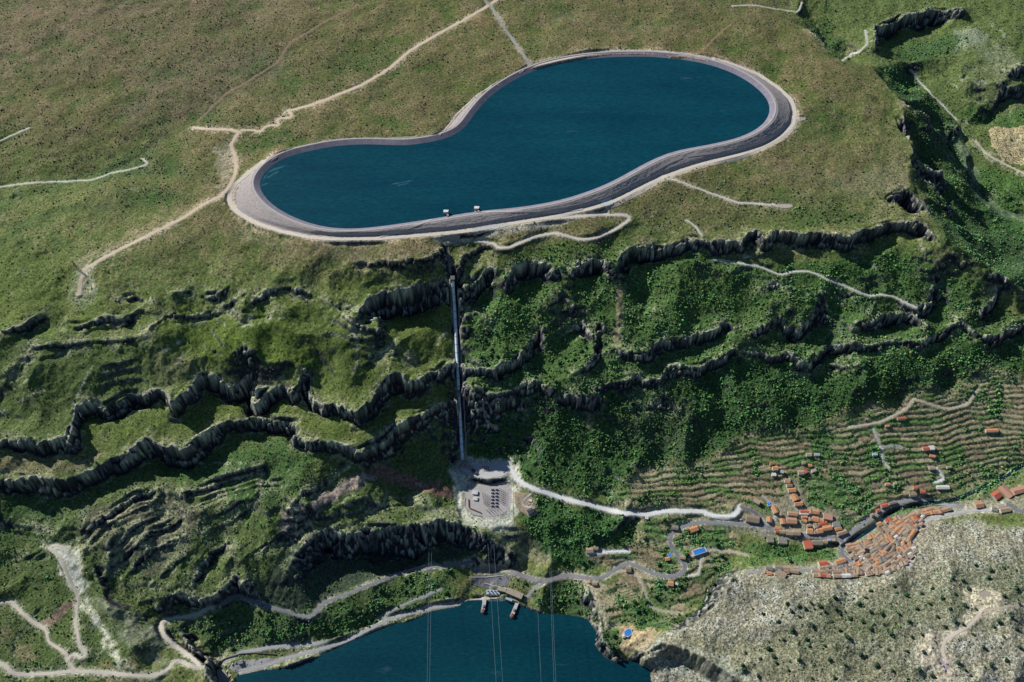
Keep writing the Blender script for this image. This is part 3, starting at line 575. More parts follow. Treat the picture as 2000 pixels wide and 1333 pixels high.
# canyon
cover("1560,0 1720,120 1760,200 1800,340 1830,460 2010,575 2060,600 2060,-50 1600,-50", lin(82, 90, 50), .7, .45, .08, soft=24)
cover("1740,95 1880,60 1900,75 1840,110 1760,130 1720,130 1745,180 1800,160", lin(58, 80, 46), .7, .55, .35, soft=20)
cover("1880,130 2050,150 2050,220 1920,230", lin(96, 96, 66), .5, .4, soft=40)
cover("1860,215 2050,220 2050,250 1920,245 1890,240", lin(56, 84, 38), .7, .7, .3, soft=16)
cover("1725,130 1765,205 1795,300 1800,400 1850,470 1960,545 2060,600 2060,470 1940,420 1905,360 1885,290 1860,235 1780,160", lin(50, 68, 42), .75, .6, .42, soft=18, warp=10)  # dark woods, tone deepened to paint in the slope's missing shade
cover("1580,40 1620,30 1660,110 1630,112 1605,95", lin(54, 74, 42), .7, .6, .3, soft=12)
cover("1900,100 1960,90 2000,120 1990,150 1930,140", lin(130, 126, 100), .5, .35, soft=20, warp=16)
cover("1870,60 1900,50 1930,75 1890,110 1865,100", lin(140, 136, 116), .5, .35, soft=12, warp=14)
FIELD = cover("1935,250 2050,245 2050,320 2000,325 1960,312 1935,290", lin(168, 142, 108), .9, .08, 0, soft=5, warp=3)
cover("1890,330 2050,350 2050,480 1960,470 1900,400", lin(58, 88, 40), .65, .6, .3, soft=24)
cover("1830,440 1960,530 2050,600 2050,480 1900,430", lin(60, 78, 48), .6, .55, .3, soft=20)
cover("1870,230 1885,280 1898,320 1920,375 1960,410 2050,440 2050,450 1950,425 1900,380 1880,320 1865,270", lin(130, 130, 112), .3, .3, 0, soft=8, warp=9)
# bare limestone hill
mix(BARE*.92, lin(150, 140, 120)); SH[:] = SH*(1-BARE)+.8*BARE; TR[:] = TR*(1-BARE)+.0*BARE
mix(BARE*sig(patch1-.2)*.7, lin(112, 112, 90)); mix(BARE*sig(patch2-.7)*.7, lin(176, 172, 162)); mix(BARE*sig(n_rid*3-2.2)*.4, lin(172, 168, 158)); mix(BARE*np.clip(gul*2+2.4, 0, 1)*0, lin(90, 90, 70))
cover("1600,1180 1850,1130 2060,1100 2060,1180 1850,1200 1650,1290 1500,1280", lin(98, 102, 72), .8, 1.0, .10, soft=50, warp=34)
cover("1330,1240 1560,1250 1800,1300 1800,1400 1450,1340 1340,1290", lin(124, 120, 94), .7, .9, .05, soft=30)
cover("1905,1150 1950,1155 1950,1190 1900,1230 1860,1250 1850,1235 1890,1200", lin(190, 178, 156), .7, .1, 0, soft=10)
cover("1880,1165 1940,1150 1950,1190 1920,1210 1885,1200", lin(172, 158, 134), .7, .2, 0, soft=10)
cover("1810,1240 1850,1235 1850,1290 1880,1333 1800,1333 1795,1290", lin(176, 160, 140), .65, .3, 0, soft=14)
CLIFFY = cover("1260,1260 1340,1262 1440,1300 1500,1345 1400,1345 1280,1300", lin(150, 150, 136), .8, .2, .05, soft=10)
cover("1140,1130 1190,1140 1215,1170 1190,1230 1165,1210", lin(160, 142, 124), .7, .35, .03, soft=8)
RAVINE = cover("1365,1120 1425,1085 1440,1095 1420,1120 1395,1180 1370,1205 1300,1225 1180,1235 1170,1285 1200,1290 1240,1250 1195,1215 1250,1200 1340,1205 1375,1180", lin(46, 76, 38), .8, .3, .85, soft=8, warp=5)
cover("1205,1220 1270,1222 1280,1262 1225,1275 1200,1250", lin(160, 132, 104), .8, .12, 0, soft=6)
# river gallery
RIV = near_line("2010,900 1985,918 1955,938 1915,956 1880,973 1830,978 1790,980 1745,992 1700,1030", 30, soft=14)
TR[:] = TR*(1-RIV)+.75*RIV; mix(RIV*.7, lin(46, 74, 40))
VAL = cover("1440,1085 1480,1050 1560,1065 1640,1075 1600,1098 1480,1105", lin(70, 88, 50), .6, .4, .35, soft=10)
# terraces: earth treads, hedged risers, some plots green
tph = (Z0+n_mid*.4+n_ter)/TS+tcof; tid = np.floor(tph); tfr = tph-tid
rh = lambda a, b: (np.sin(a*127.1+b*311.7)*43758.5453) % 1.0
plot = np.floor((GX*.94+GY*.34+tid*37)/ (46+30*rh(tid, 1.0)))
pv = rh(tid, plot)
hedge = TERR*np.clip(1.15-np.abs(tfr-.87)/.15, 0, 1)*np.clip(.75+.7*patch2, 0, 1)
edge_ = TERR*(np.abs(((GX*.94+GY*.34+tid*37)/(46+30*rh(tid, 1.0))) % 1.0-.03) < .05)
mix(TERR*.92, lin(140, 116, 92))
mix(TERR*(pv > .45)*.8, lin(112, 92, 76)); mix(TERR*(pv > .66)*.8, lin(150, 132, 104)); mix(TERR*((pv > .30) & (pv < .45))*.85, lin(70, 100, 50)); mix(TERR*((pv > .14) & (pv < .26))*.85, lin(86, 104, 56))
mix(TERR*(tcof < .15)*.7, lin(56, 82, 42)); TR[:] = np.clip(TR+TERR*(tcof < .13)*.6+TERR*(tcof > .9)*.25, 0, .9); mix(TERR*((tcof > .45) & (tcof < .56))*.6, lin(164, 142, 112)); mix(TERR*sig(patch3-.6)*.45, lin(86, 92, 56)); mix(TERR*sig(1.8*patch1+1.2*patch2-2.0)*.7, lin(60, 84, 44))
mix(np.clip(hedge*1.1, 0, 1)*.8, lin(50, 76, 42)); mix(edge_*.6, lin(56, 80, 44))
SH[:] = SH*(1-TERR)+TERR*(.10+.25*(pv < .3)); TR[:] = TR*(1-TERR)+TERR*(tcof < .13)*.5+TERR*(tcof > .9)*.25+TERR*.6*np.clip(.9*patch1+.6*patch2-.45, 0, 1); HEDGE = np.clip(hedge+edge_*.5, 0, 1)
mix(TOWN*.75, lin(134, 122, 104)); SH[:] *= (1-TOWN*.8); TR[:] *= (1-TOWN)
for s in ("1575,930 1600,925 1650,945 1655,975 1600,1000 1580,985", "1600,1030 1640,1010 1690,1015 1660,1040", "1700,1020 1780,985 1800,985 1740,1025", "1480,1065 1560,1065 1640,1070 1640,1090 1560,1095 1490,1095", "1480,985 1500,985 1512,1005 1500,1010"):
    cover(s, lin(70, 96, 50), .7, .6, .3, soft=6, warp=4)
# works and basin
cover('885,893 1000,893 1015,925 1012,1000 1000,1030 960,1040 900,1020 885,960', lin(186, 176, 156), .75, .15, 0, soft=8, warp=6)
mix(near_line(ringroad, 22, soft=26)*np.clip(.55+.5*patch2, 0, .9), lin(168, 150, 122))
mix(near_line('860,462 930,452 1000,442 1100,424 1180,405', 30, soft=14)*.75, lin(186, 176, 156))
mix(WORKS*.6, lin(150, 142, 128)); SH[:] *= (1-WORKS); TR[:] *= (1-WORKS)
mix(RESV*.95, lin(120, 108, 104)); SH[:] *= (1-RESV); TR[:] *= (1-RESV)
# rock wherever it is steep, shadow painted into its bluish tone, pale on ledges
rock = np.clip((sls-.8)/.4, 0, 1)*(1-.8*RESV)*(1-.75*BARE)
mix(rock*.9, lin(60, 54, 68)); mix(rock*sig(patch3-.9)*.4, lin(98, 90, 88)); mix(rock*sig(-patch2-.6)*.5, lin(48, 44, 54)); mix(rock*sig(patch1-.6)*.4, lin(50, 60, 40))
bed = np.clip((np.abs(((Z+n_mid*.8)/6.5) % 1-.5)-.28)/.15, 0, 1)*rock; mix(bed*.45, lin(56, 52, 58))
lap = box(Z.astype(np.float32), 2)-Z                 # rims (convex) weather pale
rim = np.clip((-lap-.9)/1.8, 0, 1)*(1-RESV)*(1-TERR)*(1-TOWN)*np.clip(box(rock.astype(np.float32), 3)*3, 0, 1)
mix(rim*.5*sig(patch2+.3), lin(176, 168, 148))
lg = np.clip(ledge*1.6, 0, 1)*np.clip(1-np.abs(fr-.86)/.13, 0, 1)*sig(patch2*1.2+.2); mix(lg*.75, lin(150, 144, 124)) 
RIMM = np.zeros((NY, NX), np.float32)
for cx_, cy_, dr_ in CLIFFS:
    m_ = near_xy(cx_, cy_, 2.5, 3.5); mix(m_*np.clip(.35+.6*patch2, 0, .85)*(.9 if dr_ < 30 else .7), lin(160, 152, 130)); m_ = near_xy(cx_, cy_, 8, 34)*(1-rock); mix(m_*np.clip(.25+.55*patch2+.3*patch3, 0, .7), lin(138, 130, 100)); RIMM = np.maximum(RIMM, m_)
for s_ in ("0,806 30,790 60,772 90,760", "30,760 70,730 90,708", "300,690 330,682 350,668", "440,660 470,640 500,630", "320,745 340,715 360,690", "740,690 760,680 775,660", "690,640 700,700 690,730", "850,690 860,660 870,650", "180,795 140,790 190,700", "60,950 130,948 200,915", "480,905 380,905", "610,860 700,870 740,860", "560,620 500,625", "1010,740 960,752", "1240,730 1160,750", "690,905 620,960 560,1010 520,1060", "940,1010 880,1000 830,990"):
    m_ = near_line(s_, 2.5, soft=5); mix(m_*np.clip(.4+.6*patch2, 0, .8), lin(158, 150, 126))
SH[:] *= 1-.35*plat; SH[:] *= (1-.35*RIMM); SH[:] *= (1-rock)*(1-rim*.7); TR[:] *= (1-np.clip((sls-.9)/.5, 0, 1))
ROADM = np.zeros((NY, NX), np.float32)
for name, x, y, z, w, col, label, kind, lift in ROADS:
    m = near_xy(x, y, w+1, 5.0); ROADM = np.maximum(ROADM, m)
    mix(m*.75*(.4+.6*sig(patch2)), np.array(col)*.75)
    if w >= 6:
        m2 = near_xy(x, y, w+(20 if col == TAN else 8), 12.0)*sig(2*patch2+patch3-.2)*.6; mix(m2, (.33, .275, .19))
SH[:] *= (1-ROADM)*(1-WATERLO); TR[:] *= (1-ROADM)*(1-WATERLO)*(1-box(WATERLO, 2))
mix(WATERLO*.9, lin(120, 112, 92))
# grain, and painted shade: steep rock dimmed further
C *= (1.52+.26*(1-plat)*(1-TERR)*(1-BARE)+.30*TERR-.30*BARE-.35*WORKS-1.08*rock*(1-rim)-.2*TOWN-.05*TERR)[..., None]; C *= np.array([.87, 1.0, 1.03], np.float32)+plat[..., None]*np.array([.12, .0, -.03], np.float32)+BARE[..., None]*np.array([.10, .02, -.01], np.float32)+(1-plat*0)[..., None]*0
C *= (1+(.20+.1*BARE)*patch3+(.16+.1*BARE)*n_white)[..., None].clip(.45, 1.7); g_ = C.mean(-1, keepdims=True); C = g_+(C-g_)*1.02; C = np.clip(C, .004, .7)
Z = Z + (TR*.9+SH*.35)*n_white*(1-np.clip(FLAT, 0, 1))*(1-ROADM)
print('landcover done')

# ------------------------------------------------------------------ mesh helpers
def fast_mesh(name, V, F, color=None, smooth=False):
    V = np.ascontiguousarray(V, np.float32); F = np.ascontiguousarray(F, np.int32); k = F.shape[1]
    me = bpy.data.meshes.new(name); me.vertices.add(len(V)); me.loops.add(F.size); me.polygons.add(len(F))
    me.vertices.foreach_set('co', V.ravel()); me.loops.foreach_set('vertex_index', F.ravel())
    me.polygons.foreach_set('loop_start', np.arange(0, F.size, k, dtype=np.int32))
    try: me.polygons.foreach_set('loop_total', np.full(len(F), k, np.int32))
    except Exception: pass
    if smooth: me.polygons.foreach_set('use_smooth', np.ones(len(F), bool))
    if color is not None:
        a = me.color_attributes.new('tint', 'FLOAT_COLOR', 'POINT')
        c = np.ones((len(V), 4), np.float32); c[:, :3] = color; a.data.foreach_set('color', c.ravel())
    me.update(calc_edges=True); me.validate(); return me
def add(name, me, mat=None, parent=None, **props):
    o = bpy.data.objects.new(name, me); COL.objects.link(o)
    if mat is not None and me is not None:
        me.materials.clear(); me.materials.append(mat)
    if parent is not None: o.parent = parent
    for k, v in props.items(): o[k] = v
    return o
def new_mat(name):
    m = bpy.data.materials.new(name); m.use_nodes = True; nt = m.node_tree; b = nt.nodes['Principled BSDF']
    b.inputs['Specular IOR Level'].default_value = .15; b.inputs['Roughness'].default_value = .9
    return m, nt, b
def N(nt, t, **kw):
    n = nt.nodes.new(t)
    for k, v in kw.items():
        if k in n.inputs: n.inputs[k].default_value = v
        else: setattr(n, k, v)
    return n
def noisy(name, col, col2=None, scale=.3, rough=.9, amount=1.0, bump=0, detail=4, metal=0, attr=False, spec=.15):
    """two-tone noise material in object metres"""
    m, nt, b = new_mat(name); L = nt.links
    tc = N(nt, 'ShaderNodeNewGeometry'); nz = N(nt, 'ShaderNodeTexNoise', Scale=scale, Detail=detail, Roughness=.65); L.new(tc.outputs['Position'], nz.inputs['Vector'])
    rp = nt.nodes.new('ShaderNodeValToRGB'); rp.color_ramp.elements[0].position = .35; rp.color_ramp.elements[1].position = .65
    c2 = col2 if col2 is not None else tuple(v*.7 for v in col)
    rp.color_ramp.elements[0].color = (*c2, 1); rp.color_ramp.elements[1].color = (*col, 1); L.new(nz.outputs['Fac'], rp.inputs['Fac'])
    out = rp.outputs['Color']
    if attr:
        at = N(nt, 'ShaderNodeAttribute', attribute_name='tint'); mx = nt.nodes.new('ShaderNodeMix'); mx.data_type = 'RGBA'; mx.blend_type = 'MULTIPLY'; mx.inputs['Factor'].default_value = 1
        L.new(out, mx.inputs['A']); L.new(at.outputs['Color'], mx.inputs['B']); out = mx.outputs['Result']
    L.new(out, b.inputs['Base Color']); b.inputs['Roughness'].default_value = rough; b.inputs['Metallic'].default_value = metal; b.inputs['Specular IOR Level'].default_value = spec
    if bump:
        bp = N(nt, 'ShaderNodeBump', Strength=.6, Distance=bump); L.new(nz.outputs['Fac'], bp.inputs['Height']); L.new(bp.outputs['Normal'], b.inputs['Normal'])
    return m

# terrain sheet: fine inside, stretched out to the horizon
ext = np.array([30, 80, 180, 400, 900, 2000, 4500, 10000, 22000.])
fx_ = np.r_[X0-ext[::-1], xs, X1+ext]; fy_ = np.r_[Y0-ext[::-1], ys, Y1+ext]; E = len(ext)
ZE = np.pad(Z, E, 'edge'); CE = np.pad(C, ((E, E), (E, E), (0, 0)), 'edge'); SE = np.pad(SH, E, 'edge')
gx, gy = np.meshgrid(fx_, fy_); ny, nx = ZE.shape
far = np.clip((np.maximum(np.maximum(X0-gx, gx-X1), np.maximum(Y0-gy, gy-Y1)))/9000, 0, 1)
ZE = ZE*(1-far)+700*far
idx = np.arange(nx*ny).reshape(ny, nx)
F = np.stack([idx[:-1, :-1], idx[:-1, 1:], idx[1:, 1:], idx[1:, :-1]], -1).reshape(-1, 4)
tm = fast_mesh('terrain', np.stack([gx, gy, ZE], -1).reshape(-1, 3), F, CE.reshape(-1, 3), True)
at_ = tm.attributes.new('scrub', 'FLOAT', 'POINT'); at_.data.foreach_set('value', SE.ravel().astype(np.float32))
mt, nt, b = new_mat('terrain_ground'); L = nt.links
geo = N(nt, 'ShaderNodeNewGeometry'); at = N(nt, 'ShaderNodeAttribute', attribute_name='tint'); sc = N(nt, 'ShaderNodeAttribute', attribute_name='scrub')
n1 = N(nt, 'ShaderNodeTexNoise', Scale=.16, Detail=5.0, Roughness=.7); L.new(geo.outputs['Position'], n1.inputs['Vector'])
n2 = N(nt, 'ShaderNodeTexVoronoi', Scale=.22); L.new(geo.outputs['Position'], n2.inputs['Vector'])
mr = N(nt, 'ShaderNodeMapRange'); mr.inputs['From Min'].default_value = .3; mr.inputs['From Max'].default_value = .7; mr.inputs['To Min'].default_value = .62; mr.inputs['To Max'].default_value = 1.38; L.new(n1.outputs['Fac'], mr.inputs['Value'])
m1 = nt.nodes.new('ShaderNodeMix'); m1.data_type = 'RGBA'; m1.blend_type = 'MULTIPLY'; m1.inputs['Factor'].default_value = 1; L.new(at.outputs['Color'], m1.inputs['A']); L.new(mr.outputs['Result'], m1.inputs['B'])
# low scrub spots
mr2 = N(nt, 'ShaderNodeMapRange'); mr2.inputs['From Min'].default_value = .42; mr2.inputs['From Max'].default_value = .26; L.new(n2.outputs['Distance'], mr2.inputs['Value'])
mm = N(nt, 'ShaderNodeMath', operation='MULTIPLY'); L.new(mr2.outputs['Result'], mm.inputs[0]); L.new(sc.outputs['Fac'], mm.inputs[1])
m2 = nt.nodes.new('ShaderNodeMix'); m2.data_type = 'RGBA'; L.new(mm.outputs['Value'], m2.inputs['Factor']); L.new(m1.outputs['Result'], m2.inputs['A']); m2.inputs['B'].default_value = (.045, .062, .022, 1)
L.new(m2.outputs['Result'], b.inputs['Base Color'])
bp = N(nt, 'ShaderNodeBump', Strength=.7, Distance=1.6); L.new(n1.outputs['Fac'], bp.inputs['Height']); L.new(bp.outputs['Normal'], b.inputs['Normal'])
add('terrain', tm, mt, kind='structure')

# ------------------------------------------------------------------ light
SUN_AZ = math.atan2(-.85, .53)          # towards the sun: left and beyond
EL = math.radians(33)
sd = bpy.data.lights.new('sun', 'SUN'); so = bpy.data.objects.new('sun', sd); COL.objects.link(so)
sd.energy = 5.0; sd.angle = math.radians(.5); sd.color = (1, .975, .94)
from mathutils import Vector
dirv = Vector((-.79*math.cos(EL), .61*math.cos(EL), math.sin(EL))).normalized()
so.rotation_euler = (-dirv).to_track_quat('-Z', 'Y').to_euler(); so.location = (-500, 2000, 3000)
w = bpy.data.worlds.new('World'); scene.world = w; w.use_nodes = True; wn = w.node_tree
sky = wn.nodes.new('ShaderNodeTexSky'); sky.sky_type = 'NISHITA'; sky.sun_disc = False
sky.ozone_density = 6.0; sky.dust_density = .4; sky.sun_elevation = EL; sky.sun_rotation = math.atan2(dirv.x, dirv.y)
wn.links.new(sky.outputs['Color'], wn.nodes['Background'].inputs['Color']); wn.nodes['Background'].inputs['Strength'].default_value = .06
scene.view_settings.view_transform = 'Standard'; scene.view_settings.look = 'None'; scene.view_settings.exposure = 0
scene.cycles.max_bounces = 4; scene.cycles.diffuse_bounces = 2; scene.cycles.glossy_bounces = 2
scene.cycles.caustics_reflective = False; scene.cycles.caustics_refractive = False
# ------------------------------------------------------------------ water
def water_mat(name, col, col2):
    m, nt, b = new_mat(name); L = nt.links; g = N(nt, 'ShaderNodeNewGeometry')
    n = N(nt, 'ShaderNodeTexNoise', Scale=.006, Detail=4.0); mp = N(nt, 'ShaderNodeMapping'); mp.inputs['Scale'].default_value = (.35, 1.6, 1); L.new(g.outputs['Position'], mp.inputs['Vector']); L.new(mp.outputs['Vector'], n.inputs['Vector'])
    rp = nt.nodes.new('ShaderNodeValToRGB'); rp.color_ramp.elements[0].position = .3; rp.color_ramp.elements[1].position = .72; rp.color_ramp.elements[0].color = (*col, 1); rp.color_ramp.elements[1].color = (*col2, 1)
    L.new(n.outputs['Fac'], rp.inputs['Fac'])
    mp3 = N(nt, 'ShaderNodeMapping'); mp3.inputs['Scale'].default_value = (.5, 1.5, 1); mp3.inputs['Rotation'].default_value = (0, 0, .35); L.new(g.outputs['Position'], mp3.inputs['Vector']); n3 = N(nt, 'ShaderNodeTexNoise', Scale=.0095, Detail=7.0, Roughness=.62); L.new(mp3.outputs['Vector'], n3.inputs['Vector'])
    r3 = N(nt, 'ShaderNodeMapRange'); r3.inputs['From Min'].default_value = .645; r3.inputs['From Max'].default_value = .80; r3.inputs['To Max'].default_value = .35; L.new(n3.outputs['Fac'], r3.inputs['Value'])
    n4 = N(nt, 'ShaderNodeTexNoise', Scale=.10, Detail=3.0, Roughness=.7); mp4 = N(nt, 'ShaderNodeMapping'); mp4.inputs['Scale'].default_value = (.6, 1.6, 1); L.new(g.outputs['Position'], mp4.inputs['Vector']); L.new(mp4.outputs['Vector'], n4.inputs['Vector'])
    r4 = N(nt, 'ShaderNodeMapRange'); r4.inputs['From Min'].default_value = .3; r4.inputs['From Max'].default_value = .7; r4.inputs['To Min'].default_value = .72; r4.inputs['To Max'].default_value = 1.3; L.new(n4.outputs['Fac'], r4.inputs['Value'])
    mr_ = nt.nodes.new('ShaderNodeMix'); mr_.data_type = 'RGBA'; mr_.blend_type = 'MULTIPLY'; mr_.inputs['Factor'].default_value = 1; L.new(rp.outputs['Color'], mr_.inputs['A']); L.new(r4.outputs['Result'], mr_.inputs['B'])
    mf = nt.nodes.new('ShaderNodeMix'); mf.data_type = 'RGBA'; L.new(r3.outputs['Result'], mf.inputs['Factor']); L.new(mr_.outputs['Result'], mf.inputs['A']); mf.inputs['B'].default_value = (.16, .27, .34, 1); L.new(mf.outputs['Result'], b.inputs['Base Color'])
    b.inputs['Roughness'].default_value = .25; b.inputs['Specular IOR Level'].default_value = .22
    n2 = N(nt, 'ShaderNodeTexNoise', Scale=.12, Detail=3.0); L.new(g.outputs['Position'], n2.inputs['Vector'])
    bp = N(nt, 'ShaderNodeBump', Strength=.35, Distance=.5); L.new(n2.outputs['Fac'], bp.inputs['Height']); L.new(bp.outputs['Normal'], b.inputs['Normal'])
    return m
import bmesh
def poly_mesh(name, x, y, z):
    me = bpy.data.meshes.new(name); bm = bmesh.new()
    f = bm.faces.new([bm.verts.new((a, b, z)) for a, b in zip(x, y)]); bm.normal_update()
    if f.normal.z < 0: f.normal_flip()
    bmesh.ops.triangulate(bm, faces=bm.faces[:]); bm.to_mesh(me); bm.free(); return me
x, y = ring(3)
add('reservoir_water', poly_mesh('reservoir_water', x, y, WATER_UP), water_mat('deep_teal_water', (.002, .043, .068), (.004, .062, .084)), kind='structure')
lxy = at_z([a for a, b in shore_lo], [b for a, b in shore_lo], WATER_LO)
lx = np.r_[lxy[0], 900, 900, -1800, -1800, lxy[0][0]-40]; ly = np.r_[lxy[1], lxy[1][-1]-40, 100, 100, lxy[1][0]-60, lxy[1][0]-20]
# push the sheet a little under the banks
add('lake_water', poly_mesh('lake_water', np.r_[lxy[0][:1]-30, lxy[0]+np.sign(lxy[0]-150)*4, lxy[0][-1:]+30, 600, -900], np.r_[lxy[1][:1], lxy[1]+5, lxy[1][-1:], 200, 200], WATER_LO), water_mat('lake_teal_water', (.002, .034, .052), (.003, .048, .064)), kind='structure')
# ------------------------------------------------------------------ basin: lining, crest, rockfill
def strip(name, X, Y, ZZ, closed=True):
    """rows of rings (k, n) into a quad strip mesh"""
    k, n = X.shape; V = np.stack([X, Y, ZZ], -1).reshape(-1, 3); id_ = np.arange(k*n).reshape(k, n)
    if closed: nx_ = np.roll(id_, -1, 1); F = np.stack([id_[:-1], nx_[:-1], nx_[1:], id_[1:]], -1).reshape(-1, 4)
    else: F = np.stack([id_[:-1, :-1], id_[:-1, 1:], id_[1:, 1:], id_[1:, :-1]], -1).reshape(-1, 4)
    nrm = np.cross(V[F[:, 1]]-V[F[:, 0]], V[F[:, 2]]-V[F[:, 0]])
    if nrm[:, 2].sum() < 0: F = F[:, ::-1]
    return fast_mesh(name, V, F, None, True)
# wind-blown scum near the far left end of the basin
scum = noisy('pale_scum', (.035, .125, .165), (.008, .070, .105), .05, .4)
def scum_patch(s_, k_):
    a, b = dens_px(P(s_), 3); x, y = at_z(a, b, WATER_UP+.03+.004*k_); r_ = np.random.default_rng(k_); w_ = np.interp(np.linspace(0, 1, len(x)), np.linspace(0, 1, 9), r_.uniform(.8, 5.5, 9)*np.r_[.1, 1, 1, 1, 1, 1, 1, 1, .1]); tx = np.gradient(x); ty = np.gradient(y); l = np.hypot(tx, ty); x = x+np.cumsum(r_.normal(0, .7, len(x)))
    add('scum_streak', strip('scum_streak', np.array([x-ty/l*w_, x+ty/l*w_]), np.array([y+tx/l*w_, y-tx/l*w_]), np.full((2, len(x)), WATER_UP+.03+.004*k_), False), scum, kind='structure')
for k_, s_ in enumerate(("514,352 526,338 540,330 556,326", "522,348 534,340 546,334", "508,364 518,360 526,358", "530,334 545,328 560,322", "765,360 785,357 808,352", "775,363 800,358")): scum_patch(s_, k_)
R = lambda o: ring(o)
def rings(offs, zs):
    A = [ring(o) for o in offs]; return np.array([a for a, b in A]), np.array([b for a, b in A]), np.array([np.full(NSH, float(z)) if np.isscalar(z) else z for z in zs])
RRx, RRy = [], []
for s_ in (ringroad, P("535,305 560,290 640,274 700,268 760,270 810,268 857,266 880,240 915,202 930,188 1000,150 1036,130")):
    a, b = dens_px(s_, 2); gx_, gy_, _ = ground(a, b); RRx.append(gx_); RRy.append(gy_)
RRx = np.concatenate(RRx); RRy = np.concatenate(RRy)
wid = np.empty(NSH)
for i in range(NSH):
    d = np.hypot(RRx-SHX[i], RRy-SHY[i]); wid[i] = d.min()
wid = np.clip(np.convolve(np.r_[wid[-6:], wid, wid[:6]], np.ones(13)/13, 'valid')-5, 28, 110)
emb = bpy.data.objects.new('reservoir_embankment', None); COL.objects.link(emb); emb.location = (0, 0, 0)
emb['label'] = 'rockfill embankment with pale lining ringing the kidney shaped upper reservoir'; emb['category'] = 'embankment'
m_lin = noisy('asphalt_lining', (.29, .265, .31), (.21, .195, .235), .05, .8); m_crest = noisy('crest_gravel', (.50, .47, .44), (.40, .37, .34), .2); m_rock = noisy('rockfill', (.56, .50, .46), (.27, .24, .23), .33, bump=2.2, detail=6)
X_, Y_, Z_ = rings([-8, 0, 9, 17.5], [WATER_UP-4, WATER_UP, WATER_UP+4.6, CREST]); add('lining', strip('lining', X_, Y_, Z_), m_lin, emb)
X_, Y_, Z_ = rings([17.5, 18.2, 23.5, 24.2], [CREST, CREST+.5, CREST+.5, CREST-.2]); add('crest_track', strip('crest_track', X_, Y_, Z_), m_crest, emb)
rows = 22; X_ = np.zeros((rows, NSH)); Y_ = X_.copy(); Z_ = X_.copy(); rr = np.random.default_rng(3)
for k in range(rows):
    t = k/(rows-1); o = 24.2+(wid-24.2)*t; X_[k] = SHX+ONX*o; Y_[k] = SHY+ONY*o
    Z_[k] = bil(Z, X_[k], Y_[k])+.7+(0 if k in (0,) else 1)*rr.uniform(-.6, .6, NSH)
Z_[0] = CREST-.2
add('rockfill_slope', strip('rockfill_slope', X_, Y_, Z_), m_rock, emb)
# ------------------------------------------------------------------ road sheets
RM = {}
def road_mat(col):
    k = tuple(round(c, 2) for c in col)
    if k not in RM: RM[k] = noisy('road_surface', k, tuple(c*.78 for c in k), .25, .9)
    return RM[k]
def ribbon(name, x, y, z, w, lift):
    tx = np.gradient(x); ty = np.gradient(y); l = np.hypot(tx, ty)+1e-6; nx_, ny_ = -ty/l, tx/l
    rr = np.random.default_rng(len(x)); jit = np.convolve(rr.normal(0, .12, len(x)+8), np.ones(9)/3, 'valid')
    offs = np.array([-.5, -.17, .17, .5])[:, None]*w*(1+jit*.35)[None]
    X_ = x+nx_*offs; Y_ = y+ny_*offs; Z_ = bil(Z, X_, Y_)+lift; Z_[1:3] += .06
    return strip(name, X_, Y_, Z_, False)
x_off = 0
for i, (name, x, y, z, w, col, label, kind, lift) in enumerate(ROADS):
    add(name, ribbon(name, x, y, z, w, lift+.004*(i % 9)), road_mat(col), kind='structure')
def ring_road(name, s, w, col, lift=.9):
    a, b = dens_px(P(s) if isinstance(s, str) else s, 3); x, y, z = ground(a, b); x, y, z, q = dens(x, y, z, 4)
    k = 5; wv = np.hanning(2*k+3)[1:-1]; wv /= wv.sum(); x = np.convolve(np.pad(x, k, 'edge'), wv, 'valid'); y = np.convolve(np.pad(y, k, 'edge'), wv, 'valid')
    add(name, ribbon(name, x, y, z, w, lift), road_mat(col), kind='structure')
ring_road('gravel_verge', "1553,232 1548,248 1525,272 1490,291 1440,306 1390,318 1340,334 1290,353 1240,378 1205,395 1180,403", 26, (.50, .45, .37), .55)
ring_road('perimeter_road', "1036,130 1000,150 960,168 930,188 915,202 890,226 880,240 866,256 857,266", 8, (.60, .55, .47))
for s_ in ("740,464 780,452 815,440 845,429", "925,414 985,414 1050,413 1100,414 1140,409", "1265,341 1290,328 1310,317 1335,307", "1340,306 1390,300 1440,292 1490,276 1512,264"): ring_road('access_ramp', s_, 8, (.56, .50, .46), 1.7)
def sheet(name, s, col, lift=.5, flat=None, mat=None, kind='structure', **kw):
    """paved ground inside a traced outline, following the graded ground"""
    a, b = dens_px(P(s), 6, True); vx, vy, vz = ground(a[:-1], b[:-1])
    me = bpy.data.meshes.new(name); bm = bmesh.new()
    if flat is None:
        c = bm.verts.new((vx.mean(), vy.mean(), 0)); vs = [bm.verts.new((p, q, 0)) for p, q in zip(vx, vy)]
        f = bm.faces.new(vs); bmesh.ops.delete(bm, geom=[c], context='VERTS'); bm.normal_update()
        if f.normal.z < 0: f.normal_flip()
        bmesh.ops.triangulate(bm, faces=bm.faces[:])
        for it in range(5):
            e = [e for e in bm.edges if e.calc_length() > 7]
            if not e: break
            bmesh.ops.subdivide_edges(bm, edges=e, cuts=1); bmesh.ops.triangulate(bm, faces=bm.faces[:])
        for v in bm.verts: v.co.z = float(bil(Z, v.co.x, v.co.y))+lift
    else:
        f = bm.faces.new([bm.verts.new((p, q, flat)) for p, q in zip(vx, vy)]); bm.normal_update()
        if f.normal.z < 0: f.normal_flip()
        bmesh.ops.triangulate(bm, faces=bm.faces[:])
    bm.to_mesh(me); bm.free()
    return add(name, me, mat or road_mat(col), kind=kind, **kw)
